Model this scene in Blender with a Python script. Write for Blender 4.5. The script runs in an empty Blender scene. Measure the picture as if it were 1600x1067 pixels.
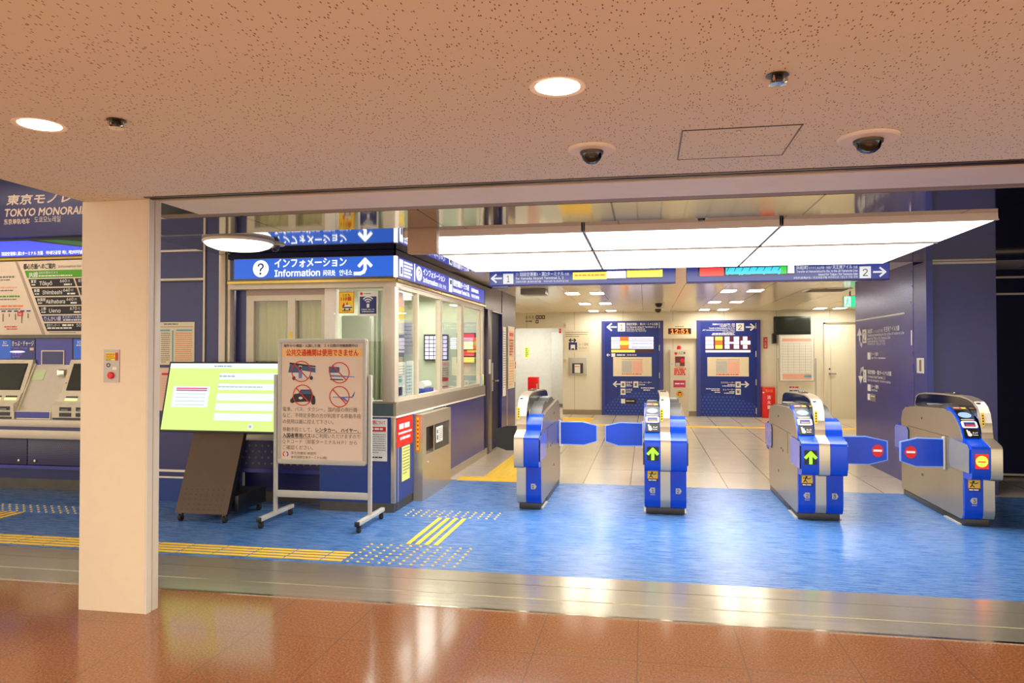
import bpy, bmesh, math, os, random
from mathutils import Vector, Matrix

# ------------------------------------------------------------------ camera, world, exposure
SC = bpy.context.scene
COL = SC.collection
random.seed(7)

cam_d = bpy.data.cameras.new('camera')
cam_d.sensor_width = 36.0
cam_d.lens = 1143.0 * 36.0 / 1600.0
cam_d.clip_start = 0.05
cam = bpy.data.objects.new('camera', cam_d)
COL.objects.link(cam)
yaw = math.atan(209.0 / 1143.0)
pitch = math.atan(19.5 / 1143.0)
cam.location = (0, 0, 1.5)
cam.rotation_euler = (math.pi / 2 + pitch, 0, yaw)
SC.camera = cam

SC.view_settings.view_transform = 'Standard'
SC.view_settings.look = 'None'
SC.view_settings.gamma = 1.0
SC.view_settings.use_curve_mapping = False
SC.view_settings.exposure = 0.0
SC.cycles.use_denoising = True
SC.cycles.max_bounces = 10
SC.cycles.diffuse_bounces = 5
SC.cycles.glossy_bounces = 5
SC.cycles.transparent_max_bounces = 12
SC.cycles.sample_clamp_indirect = 6.0

# soft warm light of the open concourse behind and beside the camera
W = bpy.data.worlds.new('concourse')
SC.world = W
W.use_nodes = True
W.node_tree.nodes['Background'].inputs[0].default_value = (1.0, 0.90, 0.72, 1)
W.node_tree.nodes['Background'].inputs[1].default_value = 2.1

LUM = 9.0          # luminous ceiling of the gate area
HALL = 40.0         # square lamps of the rear hall
DOWN = 40.0        # concourse downlights


def area(name, loc, sx, sy, power, col, rot=(0, 0, 0)):
    d = bpy.data.lights.new(name, 'AREA')
    d.shape = 'RECTANGLE'
    d.size, d.size_y = sx, sy
    d.energy = power
    d.color = col
    o = bpy.data.objects.new(name, d)
    o.location = loc
    o.rotation_euler = rot
    COL.objects.link(o)
    return o


# the rows of downlights behind the camera, and the lamps inside the booth
area('concourse_lamps', (0.2, -1.6, 2.9), 7.0, 2.4, 420, (1.0, 0.86, 0.64))
area('booth_lamps', (-3.1, 9.0, 2.32), 1.0, 3.4, 72, (1.0, 0.98, 0.92))
area('ticket_hall_lamps', (-6.9, 5.6, 3.5), 2.6, 1.4, 240, (1.0, 0.84, 0.66))


area('corridor_fill_light', (-3.2, 19.2, 2.45), 1.6, 1.2, 60, (1.0, 0.97, 0.88))  # added fill light that brightens the dark corridor, not a fitting


# ------------------------------------------------------------------ materials
def lin(c):
    c = c / 255.0
    return c / 12.92 if c <= 0.04045 else ((c + 0.055) / 1.055) ** 2.4


def S(r, g, b):
    return (lin(r), lin(g), lin(b), 1.0)


class NT:
    def __init__(s, m):
        m.use_nodes = True
        s.t = m.node_tree
        s.b = s.t.nodes['Principled BSDF']

    def n(s, typ, **kw):
        nd = s.t.nodes.new(typ)
        for k, v in kw.items():
            setattr(nd, k, v)
        return nd

    def l(s, a, b):
        s.t.links.new(a, b)


MC = {}


def mat(name, rgb, rough=0.5, metal=0.0, emit=None, es=1.0, var=0.04, scale=14.0, spec=0.5, stretch=None, bump=0.0):
    """plain painted / plastic / metal surface with a faint procedural mottle"""
    if name in MC:
        return MC[name]
    m = bpy.data.materials.new(name)
    k = NT(m)
    c = S(*rgb)
    k.b.inputs['Roughness'].default_value = rough
    k.b.inputs['Metallic'].default_value = metal
    k.b.inputs['Specular IOR Level'].default_value = spec
    if emit is not None:
        k.b.inputs['Base Color'].default_value = c
        k.b.inputs['Emission Color'].default_value = S(*emit)
        k.b.inputs['Emission Strength'].default_value = es
    elif var > 0:
        tc = k.n('ShaderNodeTexCoord')
        mp = k.n('ShaderNodeMapping')
        if stretch:
            mp.inputs['Scale'].default_value = stretch
        no = k.n('ShaderNodeTexNoise')
        no.inputs['Scale'].default_value = scale
        no.inputs['Detail'].default_value = 3
        k.l(tc.outputs['Object'], mp.inputs[0])
        k.l(mp.outputs[0], no.inputs['Vector'])
        rp = k.n('ShaderNodeValToRGB')
        rp.color_ramp.elements[0].position = 0.3
        rp.color_ramp.elements[1].position = 0.7
        rp.color_ramp.elements[0].color = tuple(x * (1 - var) for x in c[:3]) + (1,)
        rp.color_ramp.elements[1].color = tuple(min(1, x * (1 + var)) for x in c[:3]) + (1,)
        k.l(no.outputs['Fac'], rp.inputs[0])
        k.l(rp.outputs[0], k.b.inputs['Base Color'])
        if bump:
            bp = k.n('ShaderNodeBump')
            bp.inputs['Strength'].default_value = bump
            bp.inputs['Distance'].default_value = 0.01
            k.l(no.outputs['Fac'], bp.inputs['Height'])
            k.l(bp.outputs[0], k.b.inputs['Normal'])
    else:
        k.b.inputs['Base Color'].default_value = c
    MC[name] = m
    return m


def tiles(name, rgb, rgb2, joint, w, h, mortar, off=(0, 0), rough=0.2, speck=None, metal=0.0, axes='xy', speck_scale=160, spec=0.5, rvar=0.0):
    """tiled or panelled surface: joints from a brick texture, mottled colour"""
    m = bpy.data.materials.new(name)
    k = NT(m)
    tc = k.n('ShaderNodeTexCoord')
    mp = k.n('ShaderNodeMapping')
    mp.inputs['Location'].default_value = (off[0], off[1], 0)
    k.l(tc.outputs['Object'], mp.inputs[0])
    vec = mp.outputs[0]
    if axes != 'xy':
        sp = k.n('ShaderNodeSeparateXYZ')
        cb = k.n('ShaderNodeCombineXYZ')
        k.l(tc.outputs['Object'], sp.inputs[0])
        k.l(sp.outputs['XYZ'.index(axes[0].upper())], cb.inputs[0])
        k.l(sp.outputs['XYZ'.index(axes[1].upper())], cb.inputs[1])
        k.l(cb.outputs[0], mp.inputs[0])
    br = k.n('ShaderNodeTexBrick')
    br.offset = 0.0
    br.squash = 1.0
    br.inputs['Scale'].default_value = 1.0
    br.inputs['Brick Width'].default_value = w
    br.inputs['Row Height'].default_value = h
    br.inputs['Mortar Size'].default_value = mortar
    br.inputs['Mortar Smooth'].default_value = 0.0
    br.inputs['Mortar'].default_value = S(*joint)
    k.l(vec, br.inputs['Vector'])
    no = k.n('ShaderNodeTexNoise')
    no.inputs['Scale'].default_value = speck_scale
    no.inputs['Detail'].default_value = 4
    no.inputs['Roughness'].default_value = 0.7
    k.l(vec, no.inputs['Vector'])
    rp = k.n('ShaderNodeValToRGB')
    rp.color_ramp.elements[0].position = 0.35
    rp.color_ramp.elements[1].position = 0.66
    rp.color_ramp.elements[0].color = S(*rgb)
    rp.color_ramp.elements[1].color = S(*rgb2)
    if speck:
        e = rp.color_ramp.elements.new(0.74)
        e.color = S(*speck)
    k.l(no.outputs['Fac'], rp.inputs[0])
    k.l(rp.outputs[0], br.inputs['Color1'])
    k.l(rp.outputs[0], br.inputs['Color2'])
    k.l(br.outputs['Color'], k.b.inputs['Base Color'])
    k.b.inputs['Roughness'].default_value = rough
    k.b.inputs['Metallic'].default_value = metal
    k.b.inputs['Specular IOR Level'].default_value = spec
    if rvar:
        n2 = k.n('ShaderNodeTexNoise')
        n2.inputs['Scale'].default_value = 3.0
        k.l(vec, n2.inputs['Vector'])
        mr = k.n('ShaderNodeMapRange')
        mr.inputs['To Min'].default_value = max(0.02, rough - rvar)
        mr.inputs['To Max'].default_value = rough + rvar
        k.l(n2.outputs['Fac'], mr.inputs['Value'])
        k.l(mr.outputs[0], k.b.inputs['Roughness'])
    return m


def fissured(name, rgb, dark):
    """acoustic ceiling board with short dark worm-tracks"""
    m = bpy.data.materials.new(name)
    k = NT(m)
    tc = k.n('ShaderNodeTexCoord')
    mp = k.n('ShaderNodeMapping')
    mp.inputs['Rotation'].default_value = (0, 0, 0.12)
    mp.inputs['Scale'].default_value = (125, 52, 30)
    k.l(tc.outputs['Object'], mp.inputs[0])
    vo = k.n('ShaderNodeTexVoronoi')
    vo.inputs['Scale'].default_value = 1.0
    vo.inputs['Randomness'].default_value = 1.0
    no = k.n('ShaderNodeTexNoise')
    no.inputs['Scale'].default_value = 0.9
    no.inputs['Detail'].default_value = 2
    k.l(mp.outputs[0], no.inputs['Vector'])
    mx = k.n('ShaderNodeMix')
    mx.data_type = 'VECTOR'
    mx.inputs[0].default_value = 0.22
    k.l(mp.outputs[0], mx.inputs[4])
    k.l(no.outputs['Color'], mx.inputs[5])
    k.l(mx.outputs[1], vo.inputs['Vector'])
    lt = k.n('ShaderNodeMath', operation='LESS_THAN')
    lt.inputs[1].default_value = 0.23
    k.l(vo.outputs['Distance'], lt.inputs[0])
    # only about half of the cells carry a fissure
    sp = k.n('ShaderNodeSeparateColor')
    k.l(vo.outputs['Color'], sp.inputs[0])
    gt = k.n('ShaderNodeMath', operation='GREATER_THAN')
    gt.inputs[1].default_value = 0.3
    k.l(sp.outputs[0], gt.inputs[0])
    mu = k.n('ShaderNodeMath', operation='MULTIPLY')
    k.l(lt.outputs[0], mu.inputs[0])
    k.l(gt.outputs[0], mu.inputs[1])
    mc = k.n('ShaderNodeMix')
    mc.data_type = 'RGBA'
    mc.inputs[6].default_value = S(*rgb)
    mc.inputs[7].default_value = S(*dark)
    k.l(mu.outputs[0], mc.inputs[0])
    k.l(mc.outputs[2], k.b.inputs['Base Color'])
    k.b.inputs['Roughness'].default_value = 0.9
    return m


def lino(name):
    """blue marbled sheet floor, fine streaks and pale flecks running across the hall"""
    m = bpy.data.materials.new(name)
    k = NT(m)
    tc = k.n('ShaderNodeTexCoord')

    def noise(sc, scale, detail, rough):
        mp = k.n('ShaderNodeMapping')
        mp.inputs['Scale'].default_value = sc
        k.l(tc.outputs['Object'], mp.inputs[0])
        no = k.n('ShaderNodeTexNoise')
        no.inputs['Scale'].default_value = scale
        no.inputs['Detail'].default_value = detail
        no.inputs['Roughness'].default_value = rough
        k.l(mp.outputs[0], no.inputs['Vector'])
        return no.outputs['Fac']
    fine = noise((4.5, 58, 1), 1.0, 6, 0.75)
    rp = k.n('ShaderNodeValToRGB')
    cr = rp.color_ramp
    cr.elements[0].position = 0.30
    cr.elements[0].color = S(44, 92, 166)
    cr.elements[1].position = 0.70
    cr.elements[1].color = S(144, 174, 208)
    e = cr.elements.new(0.5)
    e.color = S(64, 114, 180)
    k.l(fine, rp.inputs[0])
    fl = noise((16, 110, 1), 1.0, 2, 0.5)
    th = k.n('ShaderNodeMapRange')
    th.inputs['From Min'].default_value = 0.66
    th.inputs['From Max'].default_value = 0.72
    th.inputs['To Max'].default_value = 0.75
    k.l(fl, th.inputs['Value'])
    mc = k.n('ShaderNodeMix')
    mc.data_type = 'RGBA'
    k.l(th.outputs[0], mc.inputs[0])
    k.l(rp.outputs[0], mc.inputs[6])
    mc.inputs[7].default_value = S(186, 200, 222)
    k.l(mc.outputs[2], k.b.inputs['Base Color'])
    mr = k.n('ShaderNodeMapRange')
    mr.inputs['To Min'].default_value = 0.2
    mr.inputs['To Max'].default_value = 0.36
    k.l(fine, mr.inputs['Value'])
    k.l(mr.outputs[0], k.b.inputs['Roughness'])
    return m


def perforated(name, rgb, hole, sx, sz, r):
    """painted sheet with a regular field of punched dots (x-z plane)"""
    m = bpy.data.materials.new(name)
    k = NT(m)
    tc = k.n('ShaderNodeTexCoord')
    sp = k.n('ShaderNodeSeparateXYZ')
    k.l(tc.outputs['Object'], sp.inputs[0])

    def mth(op, a, b=None):
        nd = k.n('ShaderNodeMath', operation=op)
        for i, v in enumerate((a, b)):
            if v is None:
                continue
            if isinstance(v, (int, float)):
                nd.inputs[i].default_value = v
            else:
                k.l(v, nd.inputs[i])
        return nd.outputs[0]
    row = mth('FLOOR', mth('DIVIDE', sp.outputs[2], sz))
    fz = mth('SUBTRACT', mth('FRACT', mth('DIVIDE', sp.outputs[2], sz)), 0.5)
    sh = mth('MULTIPLY', mth('MODULO', row, 2.0), 0.5)
    fx = mth('SUBTRACT', mth('FRACT', mth('ADD', mth('DIVIDE', sp.outputs[0], sx), sh)), 0.5)
    dx = mth('MULTIPLY', fx, sx)
    dz = mth('MULTIPLY', fz, sz)
    d = mth('SQRT', mth('ADD', mth('MULTIPLY', dx, dx), mth('MULTIPLY', dz, dz)))
    ins = mth('LESS_THAN', d, r)
    mc = k.n('ShaderNodeMix')
    mc.data_type = 'RGBA'
    mc.inputs[6].default_value = S(*rgb)
    mc.inputs[7].default_value = S(*hole)
    k.l(ins, mc.inputs[0])
    k.l(mc.outputs[2], k.b.inputs['Base Color'])
    k.b.inputs['Roughness'].default_value = 0.4
    return m


def glass_mat(name, tint=(250, 253, 250), refl=0.05):
    m = bpy.data.materials.new(name)
    k = NT(m)
    k.t.nodes.remove(k.b)
    tr = k.n('ShaderNodeBsdfTransparent')
    tr.inputs[0].default_value = S(*tint)
    gl = k.n('ShaderNodeBsdfGlossy')
    gl.inputs['Roughness'].default_value = 0.02
    gl.inputs[0].default_value = (1, 1, 1, 1)
    fr = k.n('ShaderNodeFresnel')
    fr.inputs[0].default_value = 1.5
    ad = k.n('ShaderNodeMath', operation='MULTIPLY_ADD')
    ad.inputs[1].default_value = 0.45
    ad.inputs[2].default_value = refl - 0.03
    k.l(fr.outputs[0], ad.inputs[0])
    mx = k.n('ShaderNodeMixShader')
    k.l(ad.outputs[0], mx.inputs[0])
    k.l(tr.outputs[0], mx.inputs[1])
    k.l(gl.outputs[0], mx.inputs[2])
    k.l(mx.outputs[0], k.t.nodes['Material Output'].inputs[0])
    return m


def glow(name, rgb, es=1.0):
    return mat('glow_' + name, (20, 20, 20), rough=0.4, emit=rgb, es=es)


M_TERRA = tiles('terracotta_granite', (118, 70, 38), (172, 114, 72), (118, 82, 58), 0.515, 1.03, 0.003, (0.045, 0.47), rough=0.12, speck=(226, 190, 156), rvar=0.04, speck_scale=85)
M_BLUE_FLOOR = lino('blue_linoleum')
M_BEIGE_FLOOR = tiles('beige_floor_tile', (198, 184, 160), (210, 196, 172), (128, 112, 92), 0.54, 2.4, 0.006, (0.18, 0), rough=0.2, speck_scale=30, rvar=0.05)
M_STEEL_FLOOR = mat('threshold_steel', (182, 174, 156), 0.2, 0.65, var=0.10, scale=3, stretch=(0.3, 10, 1))
M_CEIL = fissured('acoustic_board', (226, 224, 208), (146, 108, 80))
M_WHITE = mat('white_paint', (236, 226, 212), 0.45, var=0.02)
M_PILLAR = mat('pillar_paint', (226, 208, 186), 0.45, var=0.015)
M_PILLAR2 = mat('pillar_edge_paint', (214, 208, 194), 0.45, var=0.015)
M_SOFFIT = mat('soffit_paint', (236, 224, 208), 0.45, var=0.02)
M_RAIL = mat('shutter_rail_bronze', (88, 66, 50), 0.35, 0.5, var=0.1, stretch=(0.4, 20, 20))
M_MIRROR = tiles('mirror_ceiling_panel', (186, 184, 178), (192, 190, 184), (60, 58, 54), 1.2, 1.2, 0.006, (0.2, -4.85 + 0.55), rough=0.06, metal=1.0, speck_scale=3)
M_HALL_CEIL = tiles('hall_ceiling_panel', (240, 230, 208), (244, 234, 212), (140, 112, 80), 0.64, 3.6, 0.006, (0.06, 0.6), rough=0.16, speck_scale=4)
M_HALL_WALL = tiles('hall_wall_panel', (226, 218, 196), (230, 222, 202), (180, 166, 138), 1.2, 5.0, 0.005, (0.55, 1), rough=0.45, speck_scale=4, axes='xz')
M_CORR = mat('corridor_paint', (206, 208, 204), 0.5)
M_NAVY = mat('navy_panel', (46, 46, 96), 0.28, 0.15, var=0.05)
M_NAVY_V = mat('violet_navy_panel', (62, 60, 134), 0.25, 0.3, var=0.06)
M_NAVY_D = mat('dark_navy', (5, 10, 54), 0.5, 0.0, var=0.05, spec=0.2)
M_BLUEWALL = mat('blue_wall_panel', (22, 52, 128), 0.35, var=0.05)
M_BROWN_V = mat('bronze_violet_panel', (86, 76, 84), 0.3, 0.4, var=0.05)
M_TRIM = mat('pale_trim', (200, 186, 166), 0.35, 0.2, var=0.03)
M_STEEL = mat('brushed_steel', (192, 180, 160), 0.28, 0.72, var=0.02, scale=6, stretch=(1, 1, 40))
M_STEEL_B = mat('gate_steel', (178, 166, 148), 0.3, 0.82, var=0.015, scale=8, stretch=(1, 40, 1))
M_STEEL_P = mat('polished_steel', (205, 198, 186), 0.12, 1.0, var=0.03)
M_STEEL_D = mat('dark_steel', (92, 86, 78), 0.35, 0.8, var=0.08)
M_TEAL = mat('grey_green_laminate', (74, 88, 92), 0.35, var=0.04)
M_BRASS = mat('brass_trim', (176, 146, 76), 0.22, 0.9, var=0.04)
M_BLACK = mat('black_plastic', (16, 16, 18), 0.35, var=0.05)
M_RUBBER = mat('black_rubber', (22, 22, 22), 0.7, var=0.05)
M_DGREY = mat('dark_grey_plastic', (58, 56, 54), 0.4, var=0.05)
M_GREY = mat('grey_plastic', (128, 126, 122), 0.35, var=0.05)
M_LGREY = mat('light_grey_plastic', (186, 182, 174), 0.4, var=0.04)
M_IVORY = mat('ivory_casing', (206, 196, 174), 0.38, var=0.03)
M_GBLUE = mat('gate_blue', (0, 64, 190), 0.22, var=0.03, spec=0.4)
M_GBLUE2 = mat('flap_blue', (0, 60, 180), 0.25, var=0.03)
M_LAV = mat('flap_guard_sheen', (106, 116, 206), 0.16, 0.2, var=0.04)  # lavender puts reflected light into the colour of the flap housings
M_EDGE = mat('flap_edge_blue', (120, 160, 240), 0.3, var=0.02)
M_RED = mat('red_paint', (214, 20, 18), 0.35, var=0.03)
M_MAGENTA = mat('magenta_label', (186, 40, 90), 0.45, var=0.03)
M_YEL = mat('yellow_rubber', (240, 198, 62), 0.5, var=0.05)
M_YELLOW = mat('yellow_print', (246, 206, 24), 0.45, var=0.02)
M_ORANGE = mat('orange_print', (240, 130, 30), 0.5, var=0.02)
M_PAPER = mat('paper', (232, 230, 222), 0.65, var=0.02)
M_CREAM = mat('cream_paper', (226, 212, 182), 0.6, var=0.02)
M_PINKP = mat('pink_paper', (232, 176, 156), 0.6, var=0.02)
M_LIME = mat('pale_yellow_paper', (226, 228, 122), 0.6, var=0.02)
M_INK = mat('black_ink', (28, 26, 26), 0.6, var=0.0)
M_GINK = mat('grey_ink', (120, 112, 104), 0.6, var=0.0)
M_BINK = mat('blue_ink', (30, 60, 150), 0.6, var=0.0)
M_RINK = mat('red_ink', (214, 34, 28), 0.6, var=0.0)
M_GRINK = mat('green_ink', (78, 160, 24), 0.6, var=0.0)
M_CYINK = mat('cyan_ink', (90, 170, 200), 0.6, var=0.0)
M_WINK = mat('white_ink', (232, 230, 226), 0.5, var=0.0)
M_NINK = mat('navy_ink', (34, 44, 112), 0.5, var=0.0)
M_BROWNP = mat('brown_board', (80, 60, 43), 0.45, 0.1, var=0.05)
M_CURT = mat('beige_curtain', (212, 196, 140), 0.8, var=0.06, stretch=(6, 6, 0.4))
M_CURT2 = mat('pale_green_curtain', (206, 214, 190), 0.8, var=0.06, stretch=(6, 6, 0.4))
M_BOOTH_IN = mat('booth_inner_wall', (206, 212, 186), 0.6, var=0.02)
M_GLASS = glass_mat('window_glass')
M_DGLASS = mat('dark_glass', (10, 12, 26), 0.06, var=0.03, spec=0.8)
M_SCREEN = mat('unlit_screen', (46, 50, 44), 0.1, var=0.03)
M_PERF = perforated('perforated_violet_sheet', (62, 56, 92), (22, 20, 36), 0.024, 0.02, 0.006)
M_PERF_B = perforated('perforated_navy_sheet', (46, 44, 96), (120, 100, 110), 0.07, 0.06, 0.012)
M_DOTS = perforated('blue_door_dots', (14, 42, 128), (46, 76, 168), 0.085, 0.072, 0.026)
M_DOORBLUE = mat('blue_door_paint', (12, 40, 126), 0.35, var=0.03)
M_DOORFRAME = mat('violet_blue_frame', (52, 56, 132), 0.35, var=0.03)

G_LUM = glow('luminous_ceiling', (255, 250, 242), LUM)
G_SQ = glow('square_lamp', (255, 248, 232), HALL)
G_DOWN = glow('downlight', (255, 214, 160), DOWN)
G_DOME = glow('round_lamp', (255, 246, 224), 4.5)
G_SIGN = glow('sign_blue', (22, 98, 216), 1.0)
G_SIGN2 = glow('sign_violet_blue', (70, 82, 205), 0.9)
G_HANG = glow('hanging_sign_blue', (50, 66, 158), 0.75)
G_WHITE = glow('sign_white', (255, 255, 255), 1.5)
G_WHITE2 = glow('hanging_sign_white', (240, 240, 240), 0.9)
G_GREEN = glow('green_arrow', (150, 255, 40), 2.0)
G_RED = glow('red_lamp', (255, 40, 20), 3.0)
G_AMBER = glow('amber_lamp', (255, 170, 40), 4.0)
G_LED_O = glow('led_orange', (255, 96, 24), 2.2)
G_LED_Y = glow('led_yellow', (250, 232, 80), 1.4)
G_LED_W = glow('led_white', (236, 224, 255), 1.7)
G_LED_R = glow('led_red', (255, 60, 50), 1.6)
G_LED_C = glow('led_cyan', (60, 210, 230), 1.2)
G_LED_G = glow('led_green', (60, 200, 70), 1.2)
G_LIME = glow('kiosk_lime', (222, 252, 138), 1.05)
G_KW = glow('kiosk_white', (236, 248, 255), 1.1)
G_KP = glow('kiosk_pink', (226, 70, 130), 0.9)
G_KG = glow('kiosk_grey', (176, 196, 200), 0.9)
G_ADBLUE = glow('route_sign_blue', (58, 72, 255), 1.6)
G_REFLGREEN = glow('soffit_reflection_green', (50, 120, 50), 0.7)
G_TBLUE = glow('machine_sign_blue', (20, 96, 200), 0.7)
G_TNAVY = glow('machine_sign_navy', (34, 40, 120), 0.55)
G_SLOT = glow('slot_light', (230, 255, 150), 1.6)
G_READER = glow('reader_blue', (170, 200, 255), 1.2)
G_EXIT = glow('exit_green', (60, 220, 150), 1.3)


# ------------------------------------------------------------------ mesh and object helpers
TXT = {}


def sign_font():
    """Blender's own sans-serif face (its built-in face if that one is missing)"""
    try:
        p = os.path.join(bpy.utils.system_resource('DATAFILES', path='fonts'), 'Inter.woff2')
        return bpy.data.fonts.load(p)
    except Exception:
        return None


FONT = sign_font()


def glyphs(body):
    """flat outline of a line of writing: 2-D vertices and faces at font size 1"""
    if body not in TXT:
        c = bpy.data.curves.new('writing', 'FONT')
        c.body = body
        latin = FONT is not None and body.isascii() and 'MONORAIL' not in body
        if latin:
            c.font = FONT
        c.resolution_u = 2
        c.fill_mode = 'FRONT'
        o = bpy.data.objects.new('writing', c)
        COL.objects.link(o)
        me = bpy.data.meshes.new_from_object(o)
        k = 1.36 if latin else 1.0      # the two faces differ in letter height
        vs = [(v.co.x * k, v.co.y * k) for v in me.vertices]
        fs = [tuple(p.vertices) for p in me.polygons]
        bpy.data.objects.remove(o)
        bpy.data.curves.remove(c)
        bpy.data.meshes.remove(me)
        x0 = min((v[0] for v in vs), default=0)
        x1 = max((v[0] for v in vs), default=1)
        TXT[body] = (vs, fs, x0, x1)
    return TXT[body]


FX, FY, FZ = Vector((1, 0, 0)), Vector((0, 1, 0)), Vector((0, 0, 1))


class Pl:
    """a drawing plane: origin, unit u, unit v; lifts layers off by small steps along n"""

    def __init__(s, o, u=(1, 0, 0), v=(0, 0, 1)):
        s.o, s.u, s.v = Vector(o), Vector(u).normalized(), Vector(v).normalized()
        s.n = s.u.cross(s.v)

    def p(s, a, b, lift=0.0):
        return s.o + s.u * a + s.v * b + s.n * lift


def front(y):            # surface that faces the camera side (-Y): a = world x, b = world z
    return Pl((0, y, 0), (1, 0, 0), (0, 0, 1))


def facing_right(x):     # surface that faces +X: a = world y, b = world z
    return Pl((x, 0, 0), (0, 1, 0), (0, 0, 1))


def facing_left(x):      # surface that faces -X: a = -world y, b = world z
    return Pl((x, 0, 0), (0, -1, 0), (0, 0, 1))


def facing_up(z):
    return Pl((0, 0, z), (1, 0, 0), (0, 1, 0))


class MB:
    def __init__(s):
        s.bm = bmesh.new()
        s.flat = s.bm.faces.layers.int.new('flat')
        s.mats = []

    def mi(s, m):
        if m not in s.mats:
            s.mats.append(m)
        return s.mats.index(m)

    def face(s, pts, m):
        f = s.bm.faces.new([s.bm.verts.new(p) for p in pts])
        f.material_index = s.mi(m)
        return f

    def mesh(s, vs, fs, m, flat=0):
        bv = [s.bm.verts.new(v) for v in vs]
        k = s.mi(m)
        for f in fs:
            try:
                nf = s.bm.faces.new([bv[i] for i in f])
                nf.material_index = k
                nf[s.flat] = flat
            except ValueError:
                pass

    def box(s, a, b, m, bev=0.0, seg=2):
        x0, y0, z0 = (min(a[i], b[i]) for i in range(3))
        x1, y1, z1 = (max(a[i], b[i]) for i in range(3))
        vs = [(x0, y0, z0), (x1, y0, z0), (x1, y1, z0), (x0, y1, z0), (x0, y0, z1), (x1, y0, z1), (x1, y1, z1), (x0, y1, z1)]
        fs = [(0, 3, 2, 1), (4, 5, 6, 7), (0, 1, 5, 4), (1, 2, 6, 5), (2, 3, 7, 6), (3, 0, 4, 7)]
        if bev <= 0:
            s.mesh(vs, fs, m)
            return s
        t = bmesh.new()
        bv = [t.verts.new(v) for v in vs]
        for f in fs:
            t.faces.new([bv[i] for i in f])
        bmesh.ops.bevel(t, geom=t.edges[:], offset=bev, segments=seg, affect='EDGES', profile=0.5)
        t.verts.index_update()
        s.mesh([v.co.copy() for v in t.verts], [[v.index for v in f.verts] for f in t.faces], m)
        t.free()
        return s

    def prism(s, pts, axis, a, b, m, mside=None):
        """outline pts swept along an axis from a to b. axis x: (y,z)  y: (x,z)  z: (x,y)"""
        def P(p, t):
            return {'x': (t, p[0], p[1]), 'y': (p[0], t, p[1]), 'z': (p[0], p[1], t)}[axis]
        n = len(pts)
        va = [s.bm.verts.new(P(p, a)) for p in pts]
        vb = [s.bm.verts.new(P(p, b)) for p in pts]
        k = s.mi(m)
        k2 = s.mi(mside or m)
        for i in range(n):
            f = s.bm.faces.new((va[i], va[(i + 1) % n], vb[(i + 1) % n], vb[i]))
            f.material_index = k2
        for vv in (va, vb):
            f = s.bm.faces.new(vv)
            f.material_index = k
        return s

    def cyl(s, p0, p1, r, m, n=16, r2=None, cap=True):
        p0, p1 = Vector(p0), Vector(p1)
        d = (p1 - p0).normalized()
        u = d.orthogonal().normalized()
        w = d.cross(u)
        r2 = r if r2 is None else r2
        k = s.mi(m)
        ring = [(math.cos(2 * math.pi * i / n), math.sin(2 * math.pi * i / n)) for i in range(n)]
        a = [s.bm.verts.new(p0 + u * c * r + w * t * r) for c, t in ring]
        b = [s.bm.verts.new(p1 + u * c * r2 + w * t * r2) for c, t in ring]
        for i in range(n):
            f = s.bm.faces.new((a[i], a[(i + 1) % n], b[(i + 1) % n], b[i]))
            f.material_index = k
        if cap:
            for vv in (a, b):
                f = s.bm.faces.new(vv)
                f.material_index = k
        return s

    def tube(s, pts, r, m, n=10):
        for a, b in zip(pts[:-1], pts[1:]):
            s.cyl(a, b, r, m, n)
        return s

    def lathe(s, prof, c, m, n=32, sy=1.0):
        """(r, z) outline turned about a vertical axis through c"""
        c = Vector(c)
        k = s.mi(m)
        rows = []
        for r, z in prof:
            if r < 1e-6:
                rows.append([s.bm.verts.new(c + Vector((0, 0, z)))])
            else:
                rows.append([s.bm.verts.new(c + Vector((r * math.cos(2 * math.pi * i / n), r * sy * math.sin(2 * math.pi * i / n), z))) for i in range(n)])
        for A, B in zip(rows[:-1], rows[1:]):
            for i in range(n):
                j = (i + 1) % n
                q = []
                for v in (A[i % len(A)], A[j % len(A)], B[j % len(B)], B[i % len(B)]):
                    if v not in q:
                        q.append(v)
                if len(q) > 2:
                    f = s.bm.faces.new(q)
                    f.material_index = k
        return s

    # ---- flat marks on a drawing plane
    def rect(s, pl, a0, b0, a1, b1, m, lift=0.002):
        s.face([pl.p(a0, b0, lift), pl.p(a1, b0, lift), pl.p(a1, b1, lift), pl.p(a0, b1, lift)], m)
        return s

    def poly(s, pl, pts, m, lift=0.002):
        s.face([pl.p(a, b, lift) for a, b in pts], m)
        return s

    def slab(s, pl, pts, m, t=0.01, base=0.0):
        """outline on the plane with a thickness t"""
        n = len(pts)
        va = [s.bm.verts.new(pl.p(a, b, base)) for a, b in pts]
        vb = [s.bm.verts.new(pl.p(a, b, base + t)) for a, b in pts]
        k = s.mi(m)
        for i in range(n):
            f = s.bm.faces.new((va[i], va[(i + 1) % n], vb[(i + 1) % n], vb[i]))
            f.material_index = k
        for vv in (va, vb):
            f = s.bm.faces.new(vv)
            f.material_index = k
        return s

    def oval(s, pl, a, b, ra, rb, m, lift=0.002, n=28):
        s.face([pl.p(a + ra * math.cos(2 * math.pi * i / n), b + rb * math.sin(2 * math.pi * i / n), lift) for i in range(n)], m)
        return s

    def ring(s, pl, a, b, r0, r1, m, lift=0.002, t0=0.0, t1=2 * math.pi, n=28, sa=1.0):
        for i in range(n):
            x, y = t0 + (t1 - t0) * i / n, t0 + (t1 - t0) * (i + 1) / n
            s.face([pl.p(a + sa * r0 * math.cos(x), b + r0 * math.sin(x), lift), pl.p(a + sa * r1 * math.cos(x), b + r1 * math.sin(x), lift),
                    pl.p(a + sa * r1 * math.cos(y), b + r1 * math.sin(y), lift), pl.p(a + sa * r0 * math.cos(y), b + r0 * math.sin(y), lift)], m)
        return s

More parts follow.
